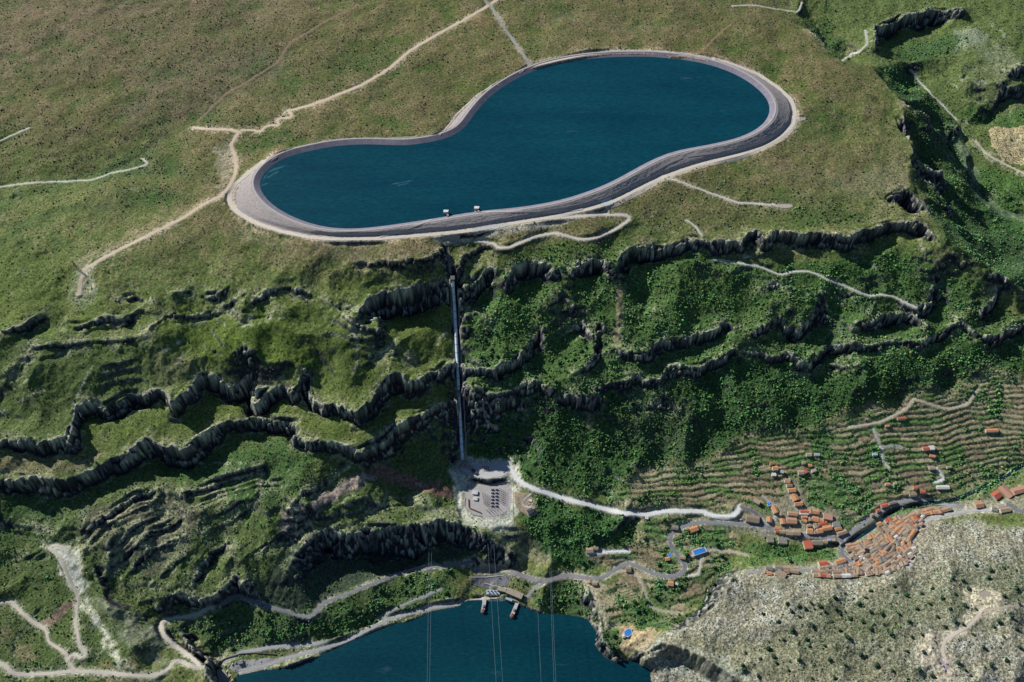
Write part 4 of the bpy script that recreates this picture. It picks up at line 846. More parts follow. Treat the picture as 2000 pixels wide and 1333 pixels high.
# ------------------------------------------------------------------ mesh builder for built things
class MB:
    def __init__(s): s.v = []; s.f = []
    def quad(s, pts): i = len(s.v); s.v += [tuple(p) for p in pts]; s.f.append(list(range(i, i+len(pts))))
    def prism(s, base, z0, z1):
        """base: list of (x, y), counter-clockwise"""
        n = len(base); i = len(s.v)
        a = sum(base[k][0]*base[(k+1) % n][1]-base[(k+1) % n][0]*base[k][1] for k in range(n))
        if a < 0: base = base[::-1]
        z1l = z1 if hasattr(z1, '__len__') else [z1]*n
        s.v += [(x, y, z0) for x, y in base]+[(x, y, z) for (x, y), z in zip(base, z1l)]
        s.f += [[i+k, i+(k+1) % n, i+n+(k+1) % n, i+n+k] for k in range(n)]+[[i+n+k for k in range(n)], [i+k for k in range(n)][::-1]]
    def box(s, c, sx, sy, z0, z1, ang=0):
        ca, sa = math.cos(ang), math.sin(ang)
        s.prism([(c[0]+ca*a*sx/2-sa*b*sy/2, c[1]+sa*a*sx/2+ca*b*sy/2) for a, b in ((-1, -1), (1, -1), (1, 1), (-1, 1))], z0, z1)
    def tube(s, pts, r, n=8, cap=True):
        pts = [Vector(p) for p in pts]; rr = r if hasattr(r, '__len__') else [r]*len(pts); base = len(s.v)
        for k, p in enumerate(pts):
            d = (pts[min(k+1, len(pts)-1)]-pts[max(k-1, 0)]).normalized(); u = d.cross(Vector((0, 0, 1)))
            if u.length < .01: u = Vector((1, 0, 0))
            u.normalize(); w_ = d.cross(u)
            for q in range(n): a = 2*math.pi*q/n; s.v.append(tuple(p+(u*math.cos(a)+w_*math.sin(a))*rr[k]))
        for k in range(len(pts)-1):
            for q in range(n): a = base+k*n+q; b = base+k*n+(q+1) % n; s.f.append([a, b, b+n, a+n])
        if cap: s.f.append([base+q for q in range(n)]); s.f.append([base+(len(pts)-1)*n+q for q in range(n)][::-1])
    def build(s, name, mat, parent=None, smooth=False, origin=None, **props):
        me = bpy.data.meshes.new(name)
        me.from_pydata(s.v, [], s.f); me.validate()
        if smooth:
            for p in me.polygons: p.use_smooth = True
        ob = add(name, me, mat, parent, **props)
        if parent is None and origin: ob.location = origin
        return ob
def G(px, py): x, y, z = ground(px, py); return Vector((float(x[0]), float(y[0]), float(z[0])))
def gz(x, y): return float(bil(Z, x, y))
def thing(name, label, cat, loc, group=None):
    o = bpy.data.objects.new(name, None); COL.objects.link(o); o.location = loc; o.empty_display_size = 1; o['label'] = label; o['category'] = cat
    if group: o['group'] = group
    return o
def tag(o, label, cat, group=None):
    o['label'] = label; o['category'] = cat
    if group: o['group'] = group
    return o
def tile_mat(name, col, scale=.5):
    return noisy(name, col, tuple(c*.62 for c in col), scale, .85, detail=5)
ROOF = {k: tile_mat('roof_tiles_'+k, c) for k, c in dict(orange=(.68, .33, .16), burnt=(.55, .32, .20), tan=(.46, .345, .24), brown=(.34, .255, .19), red=(.60, .16, .10), grey=(.28, .27, .25), olive=(.29, .27, .21), pale=(.50, .40, .31), pink=(.58, .31, .22), white=(.74, .73, .70), blue=(.42, .52, .60), dark=(.10, .10, .115)).items()}
RNAME = dict(orange='orange tiled', burnt='weathered orange tiled', tan='tan tiled', brown='brown tiled', red='red roofed', grey='grey roofed', olive='olive grey roofed', pale='pale roofed', pink='pale pink roofed', white='white roofed', blue='pale blue roofed', dark='dark roofed')
WALLM = [noisy('render_wall', c, tuple(v*.8 for v in c), .4) for c in ((.62, .58, .50), (.55, .47, .37), (.70, .67, .62), (.48, .39, .30))]
HN = [0]
def building(c, L, W, ang, col, h, label, cat='house', group=None, name='house', flat=False, wall=None, pitch=.32):
    """walls with gables and a two-slope roof with eaves (or a parapet roof), on sloping ground"""
    r = random.Random(int(c[0]*7+c[1]*3)); ca, sa = math.cos(ang), math.sin(ang)
    T = lambda a, b: (c[0]+ca*a-sa*b, c[1]+sa*a+ca*b)
    cs = [T(a*L/2, b*W/2) for a, b in ((-1, -1), (1, -1), (1, 1), (-1, 1))]; zs = [gz(*p) for p in cs]; zb = min(zs)-1.5; zt = sum(zs)/4+h
    t = thing(name, label, cat, (c[0], c[1], zb), group); lv = lambda v: (v[0]-c[0], v[1]-c[1], v[2]-zb)
    m = MB()
    if flat:
        m.prism([lv((*p, 0))[:2] for p in cs], 0, zt-zb)
        m.build('wall', wall or WALLM[r.randrange(4)], t)
        k = MB(); q = [T(a*(L/2+.25), b*(W/2+.25)) for a, b in ((-1, -1), (1, -1), (1, 1), (-1, 1))]; k.prism([lv((*p, 0))[:2] for p in q], zt-zb+.01, zt-zb+.45)
        k.build('roof', ROOF[col], t)
        if r.random() < .6:
            k = MB(); p = T(L*.2*r.choice((-1, 1)), W*.15); k.box(lv((*p, 0))[:2], 2.2, 1.8, zt-zb+.45, zt-zb+1.7, ang); k.build('roof_hatch', WALLM[2], t)
        return t
    rise = W/2*pitch; off = W*r.uniform(-.12, .12); e = .55
    m.prism([lv((*p, 0))[:2] for p in cs], 0, zt-zb)
    for s_ in (-1, 1):
        x_ = s_*L/2; tri = [lv((*T(x_, -W/2), zt)), lv((*T(x_, W/2), zt)), lv((*T(x_, off), zt+rise))]; m.quad(tri if s_ < 0 else tri[::-1])
    m.build('wall', wall or WALLM[r.randrange(4)], t)
    k = MB(); Le = L/2+e
    s1 = rise/(off+W/2); s2 = rise/(W/2-off)
    pr = [(-W/2-e, zt-e*s1), (off, zt+rise), (W/2+e, zt-e*s2)]; th = .35
    for a in (0, 1):
        (b0, z0), (b1, z1) = pr[a], pr[a+1]
        top = [(*T(-Le, b0), z0+th), (*T(Le, b0), z0+th), (*T(Le, b1), z1+th), (*T(-Le, b1), z1+th)]; bot = [(x_, y_, z_-th+.03) for x_, y_, z_ in top]
        T8 = [lv(p) for p in top+bot]; i = len(k.v); k.v += T8; k.f += [[i, i+1, i+2, i+3], [i+7, i+6, i+5, i+4], [i, i+4, i+5, i+1], [i+1, i+5, i+6, i+2], [i+2, i+6, i+7, i+3], [i+3, i+7, i+4, i]]
    ro = k.build('roof', ROOF[col], t)
    if r.random() < .55:
        q = MB(); p = T(L*.3*r.choice((-1, 1)), off+W*.12); q.box(lv((*p, 0))[:2], .9, .9, zt-zb+rise*.5, zt-zb+rise+1.5, ang); q.build('chimney', WALLM[1], ro)
    return t
LM = dict(civic=(1468, 1012), bend=(1500, 1040), bridge=(1645, 1052), redblock=(1578, 1066), hothouse=(1840, 950), dome=(1688, 1078), terrace=(1552, 955), plaza=(1675, 1097), square=(1768, 1068))
LMT = dict(civic='the long brown civic hall', bend='the car park bend', bridge='the river bridge', redblock='the red flat roofed block', hothouse='the white greenhouse', dome='the dark domed tower', terrace='the sloping side lane', plaza='the small asphalt plaza', square='the big courtyard building')
used = {}; HOUSES = []
def put(px1, py1, px2, py2, wpx, col, h=6.5, where=None, flat=False, cat='house', label=None, group=None, name='house', **kw):
    HOUSES.append(((px1+px2)/2, (py1+py2)/2)); a = G(px1, py1+2); b = G(px2, py2+2); d = b-a; cx, cy = (px1+px2)/2, (py1+py2)/2
    l1 = math.hypot(px2-px1, py2-py1)+1e-6
    n1 = G(cx-(py2-py1)/l1*wpx/2, cy+2+(px2-px1)/l1*wpx/2); n2 = G(cx+(py2-py1)/l1*wpx/2, cy+2-(px2-px1)/l1*wpx/2)
    ang = math.atan2(d.y, d.x); L = max(6, math.hypot(d.x, d.y)); W = max(5, math.hypot(n1.x-n2.x, n1.y-n2.y)*1.02); c = (a+b)/2
    if W > L and not flat: L, W, ang = W, L, ang+math.pi/2
    if label is None:
        size = 'small' if L*W < 150 else ('large' if L*W > 420 else 'mid sized')
        k = min(LM, key=lambda q: (LM[q][0]-cx)**2+(1.6*(LM[q][1]-cy))**2); dx, dy = cx-LM[k][0], cy-LM[k][1]
        rel = 'beside' if math.hypot(dx, dy) < 22 else ('uphill of' if dy < -abs(dx)*.6 else 'downhill of' if dy > abs(dx)*.6 else 'across from')
        label = '%s %s %s %s' % (size, RNAME[col], 'flat topped block' if flat else 'house', where or ('%s %s' % (rel, LMT[k])))
    used[label] = used.get(label, 0)+1
    return building((c.x, c.y), L, W, ang, col, h, label, cat, group or ('houses '+(where or 'of the upper village')), name, flat, **kw)
def zoomlist(x0, y0, sc, rows, **kw):
    for r_ in rows:
        X1_, Y1_, X2_, Y2_, w_, c_ = r_[:6]; o = dict(kw); o.update(r_[6] if len(r_) > 6 else {})
        put(x0+X1_/sc, y0+Y1_/sc, x0+X2_/sc, y0+Y2_/sc, w_/sc, c_, **o)
F_ = dict(flat=True)
zoomlist(1420, 900, 8.333, [
 (690, 55, 742, 45, 45, 'red'), (735, 120, 822, 118, 60, 'orange'), (722, 225, 790, 225, 45, 'white', F_), (862, 172, 915, 190, 45, 'blue', F_), (1215, 30, 1265, 35, 45, 'tan'), (1315, 75, 1368, 80, 42, 'orange'),
 (1150, 192, 1242, 190, 80, 'tan'), (1262, 145, 1290, 200, 50, 'red'), (1370, 172, 1440, 150, 50, 'pale', F_),
 (935, 320, 1018, 340, 68, 'burnt'), (965, 402, 1052, 400, 55, 'brown'), (990, 475, 1108, 472, 72, 'orange'), (1068, 540, 1122, 648, 100, 'orange'), (1092, 700, 1218, 690, 70, 'orange'),
 (440, 640, 525, 690, 58, 'pale'), (748, 735, 795, 850, 72, 'orange'), (850, 868, 892, 872, 40, 'tan'), (985, 852, 1138, 868, 62, 'burnt'), (1182, 824, 1315, 832, 38, 'red'), (1182, 858, 1318, 864, 30, 'white', F_),
 (1322, 826, 1380, 832, 68, 'burnt'), (1388, 826, 1490, 832, 74, 'orange'), (640, 950, 722, 962, 85, 'orange'), (862, 990, 938, 985, 85, 'orange'), (962, 975, 1122, 982, 95, 'burnt', dict(h=8)),
 (775, 1085, 860, 1105, 48, 'orange'), (1205, 918, 1300, 914, 42, 'orange'), (1212, 950, 1288, 992, 48, 'orange'), (1318, 952, 1368, 950, 58, 'tan'), (1385, 935, 1482, 958, 78, 'orange'), (1492, 965, 1565, 985, 50, 'orange'),
 (1485, 1035, 1615, 1008, 55, 'red'), (1408, 1062, 1482, 1048, 78, 'brown'), (1292, 1140, 1385, 1150, 85, 'orange'), (1392, 1168, 1442, 1165, 50, 'tan'), (1452, 1150, 1540, 1132, 82, 'orange', dict(h=8)), (1548, 1108, 1690, 1082, 80, 'orange', dict(h=8)), (1292, 1062, 1350, 1050, 48, 'tan'),
 (778, 1148, 845, 1146, 38, 'red'), (850, 1150, 932, 1156, 58, 'tan'), (948, 1162, 1060, 1176, 75, 'tan'), (1068, 1165, 1180, 1172, 85, 'tan', dict(h=8)), (1560, 900, 1705, 930, 95, 'pink', dict(flat=True, h=7)),
 (1712, 1030, 1832, 1038, 88, 'grey', F_), (1748, 1112, 1850, 1090, 66, 'orange'), (1788, 1192, 1935, 1140, 78, 'tan'), (645, 1270, 752, 1272, 100, 'olive', F_), (830, 1290, 972, 1300, 100, 'grey', F_), (575, 1190, 625, 1230, 60, 'olive', F_)])
put(1457, 1011, 1482, 1015, 15.5, 'brown', 7, label='long brown roofed civic hall with pale strips beside the car park', group=None, name='civic_hall', cat='hall')
zoomlist(1480, 1020, 6.667, [(592, 305, 692, 302, 105, 'red', dict(flat=True, h=10, label='red flat roofed block on the slope below the main street')), (702, 272, 832, 270, 75, 'olive', dict(h=9)), (842, 252, 895, 262, 62, 'tan', dict(h=8)), (908, 226, 945, 226, 36, 'blue', F_), (958, 226, 1010, 226, 40, 'pale', F_),
 (100, 595, 190, 600, 42, 'grey'), (222, 585, 312, 592, 42, 'grey'), (320, 592, 482, 600, 34, 'tan'), (790, 545, 902, 530, 44, 'red'), (912, 578, 962, 576, 38, 'grey'), (1008, 525, 1132, 486, 48, 'orange'), (118, 665, 175, 670, 32, 'orange'), (235, 655, 355, 705, 52, 'tan'), (335, 640, 402, 652, 42, 'brown'), (420, 632, 525, 645, 46, 'tan')])
zoomlist(1700, 850, 6.667, [(20, 245, 85, 245, 38, 'blue', F_), (675, 175, 752, 170, 45, 'red', dict(where='among upper vegetable plots')), (760, 165, 826, 160, 55, 'white', dict(flat=True, where='among upper vegetable plots')), (768, 262, 832, 282, 36, 'orange', dict(where='among upper vegetable plots')), (758, 425, 832, 430, 44, 'tan'), (990, 415, 1048, 415, 28, 'tan'),
 (502, 780, 592, 775, 34, 'brown', dict(where='beside the riverside road')), (640, 735, 705, 740, 40, 'red', dict(where='beside the riverside road')), (555, 682, 600, 690, 40, 'red', dict(where='above the riverside road')), (185, 640, 248, 636, 25, 'orange', dict(where='above the riverside road')), (300, 630, 338, 630, 25, 'burnt', dict(where='above the riverside road')),
 (130, 930, 215, 905, 48, 'red', dict(where='at the bend of the riverside road')), (70, 992, 112, 975, 38, 'red', dict(where='at the bend of the riverside road')), (235, 895, 332, 868, 28, 'grey', dict(where='at the bend of the riverside road')), (0, 1050, 30, 1030, 36, 'burnt', dict(where='at the bend of the riverside road')),
 (1345, 915, 1445, 900, 66, 'burnt', dict(h=9, where='at the far end of the village')), (1572, 952, 1645, 975, 46, 'olive', dict(flat=True, where='at the far end of the village')), (1652, 930, 1735, 918, 36, 'pale', dict(flat=True, where='at the far end of the village')), (1680, 985, 1805, 960, 46, 'tan', dict(where='at the far end of the village')),
 (1590, 740, 1672, 818, 85, 'red', dict(label='red roofed barn at the river bend downstream of the pink barns', cat='barn', name='barn')), (1682, 675, 1838, 795, 80, 'pink', dict(label='long pale pink roofed barn running downhill beside the red barn', cat='barn', name='barn')), (1842, 742, 2010, 690, 70, 'pink', dict(label='pale pink roofed barn crossing the slope beside the road loop', cat='barn', name='barn'))])
for a in [(1752, 817, 1768, 816, 5, 'red', 'beside the bean rows near the forest edge'), (1728, 832, 1736, 832, 4, 'orange', 'at the crook of the farm track'), (1924, 841, 1948, 840, 6.5, 'orange', 'lying long on the upper terraces'), (1574, 888, 1584, 888, 6, 'pale', 'on the upper plots facing the forest'), (1590, 888, 1600, 888, 5, 'blue', 'on the upper plots facing the forest'),
          (1145, 1075, 1158, 1074, 11, 'tan', 'with white front on the wooded slope'), (1160, 1069, 1168, 1069, 8, 'tan', 'behind the white fronted house in the wood'), (1346, 1036, 1362, 1030, 11, 'orange', 'on the bare slope below the hairpin road'), (1311, 1029, 1324, 1031, 9, 'olive', 'inside the tight road curve'), (1299, 1092, 1308, 1090, 7, 'orange', 'next to the small blue pool'), (1304, 1139, 1315, 1140, 9, 'orange', 'just under the lower road bend'), (1319, 1139, 1324, 1141, 4, 'white', 'under the lower road bend'), (1222, 1112, 1232, 1112, 9, 'brown', 'on the road beside the bare knoll'), (1156, 1139, 1166, 1139, 7, 'tan', 'at the end of the bare knoll'), (1149, 1135, 1155, 1135, 6, 'burnt', 'at the end of the bare knoll'), (1328, 1088, 1338, 1089, 6, 'tan', 'just outside the winding road below the pool'), (1215, 1243, 1221, 1241, 6, 'white', 'at the corner of the rounded pool')]:
    put(*a[:6], h=5, where=a[6], group='farmhouses scattered on the slopes')
# old village: rows of houses following the lanes
def row(x0, y0, sc, s, w_, where, cols='tan tan tan orange burnt tan brown pale', seed=0, h=6.5):
    p = [(x0+a/sc, y0+b/sc) for a, b in P(s)]; r = random.Random(seed+int(p[0][0])); cols = cols.split()
    a, b = dens_px(p, .25); n = len(a); q = 0
    while q < n-14:
        ln = int(r.uniform(24, 38)); e = min(n-1, q+ln)
        if r.random() > .07: put(a[q], b[q]-1.5, a[e], b[e]-1.5, w_/sc*r.uniform(.85, 1.1), r.choice(cols), h*r.uniform(.8, 1.2), where=where, flat=r.random() < .10, group='terraced houses '+where)
        q = e+1
D = (1640, 970, 7.842); OR = 'tan orange burnt orange tan red'
for k, (s, w_, wh, cl) in enumerate([
 ("700,555 830,465 950,382 1100,298 1150,272", 58, 'along the upper side of the long diagonal lane', 'burnt tan orange tan burnt'),
 ("1200,262 1300,228 1430,190", 44, 'in the top row above the gardens', 'tan orange burnt'), ("1560,225 1750,182", 48, 'at the head of the top street', 'orange tan burnt'), ("1250,292 1400,252 1570,240", 46, 'at the head of the top street', 'burnt orange tan'),
 ("590,545 680,490 720,470", 60, 'above the pale cross lane', 'tan brown'), ("570,445 640,410", 48, 'beside the lower gardens', 'orange'), ("690,395 800,345", 62, 'beside the lower gardens', 'red'), ("830,345 930,325", 55, 'beside the lower gardens', 'pink pale'),
 ("790,600 860,535 980,435 1060,372 1190,330", 66, 'along the lower side of the long diagonal lane', OR), ("900,605 1000,490 1140,440", 66, 'between the diagonal lane and the hill path', 'red tan burnt tan pale'), ("1230,455 1275,400", 46, 'on the hill path', 'pink burnt'),
 ("1050,660 1110,570 1170,500", 58, 'under the white hill path', 'burnt tan orange'), ("440,640 520,610", 52, 'facing the river trees', 'orange'), ("520,705 640,640 760,605", 66, 'in the row below the pale cross lane', 'tan brown tan orange'), ("620,760 700,700 830,640", 60, 'around the middle stair lane', 'burnt tan orange'),
 ("100,770 230,745 320,710", 50, 'at the foot of the village near the bridge', 'orange burnt tan'), ("100,835 230,790 330,755 470,690", 48, 'in the second row above the bridge', 'tan orange brown'), ("150,890 260,850 400,790 560,740", 56, 'in the third row above the bridge', 'tan burnt tan brown'),
 ("240,920 360,840", 60, 'with the domed tower', 'pale tan'), ("370,950 470,880 600,800 690,745", 66, 'in the row uphill of the domed tower', 'grey tan brown orange tan'), ("430,1010 560,930 690,850 750,790", 62, 'in the row above the courtyard', 'orange tan brown tan'),
 ("660,850 750,770 800,720", 48, 'on the winding stair', 'tan brown'), ("940,720 1080,745", 62, 'around the big courtyard', 'orange'), ("860,735 930,712", 60, 'around the big courtyard', 'grey'), ("780,870 830,770", 60, 'around the big courtyard', 'brown tan'), ("930,830 1000,800 1070,775", 62, 'around the big courtyard', 'orange tan'), ("1080,800 1155,745", 56, 'on the bare hill edge', 'tan'), 
 ("700,960 780,910 860,880 900,860", 60, 'below the courtyard', 'tan grey brown orange'), ("960,940 1010,880", 56, 'on the bare hill edge', 'olive'), ("500,1090 590,1020", 60, 'beside the curved stair street', 'orange'), ("600,1000 700,960", 56, 'beside the curved stair street', 'grey tan'),
 ("490,1160 590,1150", 70, 'at the lower stair street', 'tan burnt'), ("600,1100 680,1060 760,1000 830,965", 52, 'in the last but one row under the bare hill', 'tan brown burnt'), ("610,1205 720,1130 800,1075", 54, 'in the last row under the bare hill', 'tan burnt tan')]):
    row(*D, s, w_, wh, cl, seed=k)
B_ = (1480, 1020, 6.667)
for k, (s, w_, wh, cl) in enumerate([("970,625 1090,598 1170,580", 46, 'on the downhill side of the lower street', 'tan grey'), ("1190,575 1250,558 1340,545", 40, 'on the downhill side of the lower street', 'orange tan'), ("1310,500 1400,560 1470,600", 46, 'by the plaza corner', 'burnt pale tan'),
 ("700,640 800,655 900,650", 34, 'at the narrow end of the lower street', 'tan burnt'), ("960,625 1080,640 1220,620 1330,612", 44, 'in the middle row of the lower quarter', 'orange tan orange grey burnt'), ("1340,600 1440,640 1480,660", 40, 'in the middle row of the lower quarter', 'tan pale burnt'),
 ("720,690 850,700 960,706", 40, 'in the lowest row against the rock', 'burnt tan red tan'), ("970,672 1100,668 1240,660 1370,668", 40, 'in the lowest row but one', 'tan burnt brown tan'), ("980,708 1100,706 1230,700 1400,695", 38, 'in the lowest row against the rock', 'tan white burnt tan'), ("800,610 900,590 960,570", 34, 'on the uphill side of the lower street', 'burnt tan'), ("120,655 60,650", 30, 'at the far end of the lower street', 'burnt')]):
    row(*B_, s, w_, wh, cl, seed=50+k, h=6)
# houses wedged into the gaps of the old village
vp = P("1655,1085 1690,1062 1725,1030 1765,1008 1815,998 1800,1018 1780,1040 1772,1065 1788,1075 1765,1105 1735,1120 1690,1122 1640,1122 1600,1118 1640,1108 1680,1098"); rv = random.Random(9); tries = 0; addn = 0
while addn < 80 and tries < 6000:
    tries += 1; px, py = rv.uniform(1600, 1815), rv.uniform(998, 1124)
    if not inside(np.array([px]), np.array([py]), [a for a, b in vp], [b for a, b in vp])[0] or any((px-a)**2+1.7*(py-b)**2 < 44 for a, b in HOUSES) or abs(px-1688)+abs(py-1078) < 9: continue
    a_ = math.radians(rv.gauss(-38 if py < 1100 else -5, 8)); l_ = rv.uniform(3.2, 4.6); put(px-math.cos(a_)*l_, py-1.5-math.sin(a_)*l_, px+math.cos(a_)*l_, py-1.5+math.sin(a_)*l_, rv.uniform(5.5, 7.5), rv.choice('tan tan brown burnt pale olive tan white'.split()), 5.5, where='wedged between the lanes of the old village', flat=rv.random() < .25, group='houses wedged between the village lanes'); addn += 1
p_ = G(1688, 1078); q = thing('bell_tower', 'dark domed church tower rising among the village roofs', 'tower', (p_.x, p_.y, p_.z)); m = MB(); m.box((0, 0), 8, 8, -2, 15); m.build('wall', WALLM[1], q)
m = MB(); m.tube([(0, 0, 15.02), (0, 0, 16.5), (0, 0, 18.3), (0, 0, 19.4), (0, 0, 19.8)], [4.6, 4.4, 3.2, 1.5, .3], 14); m.build('dome', noisy('dome_slate', (.06, .06, .11), (.03, .03, .06), .5, .5), q, True)
# ------------------------------------------------------------------ hydro works
conc = noisy('concrete', (.36, .335, .30), (.27, .25, .225), .25); conc_l = noisy('pale_concrete', (.56, .53, .48), (.44, .42, .38), .3); conc_d = noisy('dark_concrete', (.17, .165, .165), (.12, .115, .115), .3)  # plain concrete greys: mid, pale and dark
steel = noisy('pale_blue_steel', (.72, .84, .92), (.60, .74, .84), .08, .45, metal=0, spec=.5); dk = noisy('dark_steel', (.07, .07, .085), (.045, .045, .055), .6, .5); wht = noisy('white_sheet', (.78, .77, .75), (.68, .67, .65), .4); tanr = noisy('tan_roofing', (.40, .345, .26), (.32, .275, .21), .3); rust = noisy('rust_red', (.42, .15, .10), (.26, .10, .08), .5)
a, b = dens_px(P("884,548 888,600 892,680 896,760 899,820 902,880 904,903"), 8); x, y, z = ground(a, b); zz = np.convolve(np.pad(z, 4, 'edge'), np.ones(9)/9, 'valid'); zz = np.maximum(zz, z-1)+7.5
pen = thing('penstock', 'long pale blue steel pressure pipe running straight down the cliffs', 'pipeline', (x[0], y[0], zz[0]-5))
LP_ = [Vector((p-x[0], q-y[0], r-zz[0]+5)) for p, q, r in zip(x, y, zz)]; hb = int(len(LP_)*.64)
m = MB(); m.tube(LP_[:hb], 4.8, 14); m.build('pipe', steel, pen, True); m = MB(); m.tube(LP_[hb:], 4.6, 14); m.build('pipe', steel, pen, True)
for k in (0, hb):
    m = MB(); p = LP_[k]; m.box((p.x, p.y), 14, 16, p.z-14, p.z+6.5); m.build('anchor_block', conc_d if k == 0 else conc, pen)
for k in range(2, len(LP_)-1, 2):
    if abs(k-hb) < 2: continue
    p, q = LP_[k], LP_[k+1]; d = (q-p).normalized(); m = MB(); m.tube([p-d*.8, p+d*.8], 5.2, 12); m.box((p.x, p.y), 9, 2.2, p.z-11, p.z-3.5); m.build('saddle', conc, pen)
ribx = ground([877, 878, 880], [492, 512, 538])
a, b = dens_px(P("874,484 877,505 880,535"), 3); x, y, z = ground(a, b); add('service_ramp', ribbon('service_ramp', x, y, z, 8, .8), conc_l.copy() and conc, kind='structure')
a, b = dens_px(P("891,560 893,600 897,680 902,760 905,830 908,880"), 3); x, y, z = ground(a+3, b); add('service_path', ribbon('service_path', x, y, z, 4, .6), conc, kind='structure')
sheet('gravel_pad', "860,458 900,456 897,470 890,480 864,470", (.42, .38, .31), .7); sheet('gravel_pad', "930,443 985,436 1000,440 960,450 935,458 915,458", (.58, .56, .52), .7); sheet('gravel_pad', "1175,392 1192,386 1200,398 1185,404 1172,402", (.66, .64, .60), 1.2); sheet('gravel_pad', "1552,230 1572,228 1576,234 1560,238", (.58, .53, .45), .7); sheet('gravel_pad', "1515,400 1545,398 1548,406 1525,408", (.50, .46, .38), .7)
sheet('platform_paving', "898,908 930,906 985,903 998,912 996,922 982,930 950,936 925,930 902,920", (.60, .59, .57), .5); sheet('yard_paving', "915,950 985,948 999,955 998,990 984,1004 960,1010 925,1006 908,990", (.47, .44, .42), .5)
for nm, s_, c_ in (('apron', "936,1100 985,1101 1000,1118 935,1118", (.40, .35, .26)), ('apron', "925,1124 985,1121 1000,1130 986,1148 948,1150 920,1142", (.20, .20, .21)), ('quay', "900,1176 945,1166 985,1168 1010,1172 1015,1180 985,1176 945,1177 905,1184", (.48, .46, .43)), ('dam_yard', "446,1302 470,1290 520,1286 560,1286 530,1300 490,1308 456,1314", (.42, .41, .39))): sheet(nm, s_, c_, .6)
def obj_at(px, py, name, label, cat, group=None): p = G(px, py); return thing(name, label, cat, p, group)
def wall_run(name, s_, h, t_, mat, label, cat='retaining wall', down=3):
    a, b = dens_px(P(s_), 3); x, y, z = ground(a, b); o = Vector((x[0], y[0], z[0])); m = MB()
    tx = np.gradient(x); ty = np.gradient(y); l = np.hypot(tx, ty); nx_, ny_ = -ty/l*t_/2, tx/l*t_/2; top = np.convolve(np.pad(z, 2, 'edge'), np.ones(5)/5, 'valid')+h
    n = len(x); V = []
    for i in range(n):
        for sx in (-1, 1):
            for zz_ in (z[i]-down, top[i]): V.append((x[i]+nx_[i]*sx-o.x, y[i]+ny_[i]*sx-o.y, zz_-o.z))
    m.v = V
    for i in range(n-1): a0 = i*4; b0 = a0+4; m.f += [[a0, b0, b0+1, a0+1], [a0+3, b0+3, b0+2, a0+2], [a0+1, b0+1, b0+3, a0+3]]
    m.f += [[0, 1, 3, 2], [n*4-4, n*4-2, n*4-1, n*4-3]]
    return tag(m.build(name, mat, None, origin=o), label, cat)
vh = obj_at(904, 906, 'valve_house', 'tan roofed forked valve house at the foot of the pressure pipe', 'building')
def wing(t, p1, p2, w_, h, roof, nm='wing', wallm=conc):
    A, B = G(*p1)-t.location, G(*p2)-t.location; d = B-A; ang = math.atan2(d.y, d.x); L = d.length; c = (A+B)/2; m = MB(); z0 = min(A.z, B.z)-3; m.box((c.x, c.y), L, w_, z0, max(A.z, B.z)+h, ang); o = m.build(nm, wallm, t)
    m = MB(); m.box((c.x, c.y), L+.8, w_+.8, max(A.z, B.z)+h+.01, max(A.z, B.z)+h+.7, ang); m.build('roof', roof, o); return o
wing(vh, (903, 903), (888, 915), 8, 6, tanr); wing(vh, (908, 905), (922, 918), 9, 6.2, tanr); wing(vh, (905, 906), (905, 916), 6, 5.6, tanr, 'stub'); wing(vh, (923, 920), (931, 926), 9, 5, ROOF['dark'], 'annex')
fr_ = obj_at(948, 916, 'steel_frame_shed', 'brown roofless frame shed with four bays on the upper platform', 'shed'); m = MB()
for i in range(4):
    for j in (0, 1):
        m.tube([(-10+i*6.7, -4+j*8, 0), (-10+i*6.7, -4+j*8, 6)], .5, 4)
    m.tube([(-10+i*6.7, -4, 6), (-10+i*6.7, 4, 6)], .5, 4)
m.build('posts', noisy('brown_steel', (.16, .10, .07), (.10, .06, .045), .5), fr_); m = MB()
for yy in (-4, 0, 4): m.tube([(-10.5, yy, 6.4), (10.6, yy, 6.4)], .5, 4)
m.build('rails', bpy.data.materials['brown_steel'], fr_)
wall_run('retaining_wall', "920,940 940,946 962,947 980,939 995,943", 1.2, 1.6, conc_d, 'curved dark retaining wall between upper platform and switchyard')
wall_run('retaining_wall', "909,972 907,990 925,1006 942,1010", 1.8, 2.0, conc, 'pale brown parapet wall on the corner of the switchyard')
wall_run('retaining_wall', "915,976 916,993 940,1003", 3.2, 3, noisy('brown_brick', (.20, .12, .10), (.14, .085, .07), .5), 'brown brick wall inside the switchyard corner')
put(923, 961, 933, 962, 7, 'white', 5, label='larger white roofed control hut in the switchyard', flat=True, cat='hut', name='control_hut', group='control huts', wall=wht); put(925, 973, 933, 974, 6, 'white', 4, label='smaller white roofed control hut nearer the brown wall', flat=True, cat='hut', name='control_hut', group='control huts', wall=wht)
put(1030, 1000, 1041, 994, 9, 'dark', 4, label='dark grey roofed shed on the sandy yard beside the switchyard', cat='shed', name='shed', wall=wht); put(1033, 976, 1039, 977, 5, 'white', 3, label='tiny white hut beside the sandy yard path', flat=True, cat='hut', name='hut'); put(1260, 1010, 1266, 1011, 6, 'white', 4, label='small white hut on the outer edge of the white road', flat=True, cat='hut', name='hut')
sheet('sandy_yard', "1003,962 1035,963 1050,985 1052,1003 1035,1012 1018,1000 1005,985", (.40, .32, .22), .5)
ring_road('yard_path', "1040,964 1026,972 1018,984 1022,991 1036,990 1044,995", 6, (.58, .55, .50), .8); ring_road('service_lane', "1002,955 1002,985 1003,1025", 2.5, (.40, .36, .32), .9)
hvb = noisy('transformer_grey', (.22, .25, .32), (.12, .14, .20), .5, .5); k_ = 0
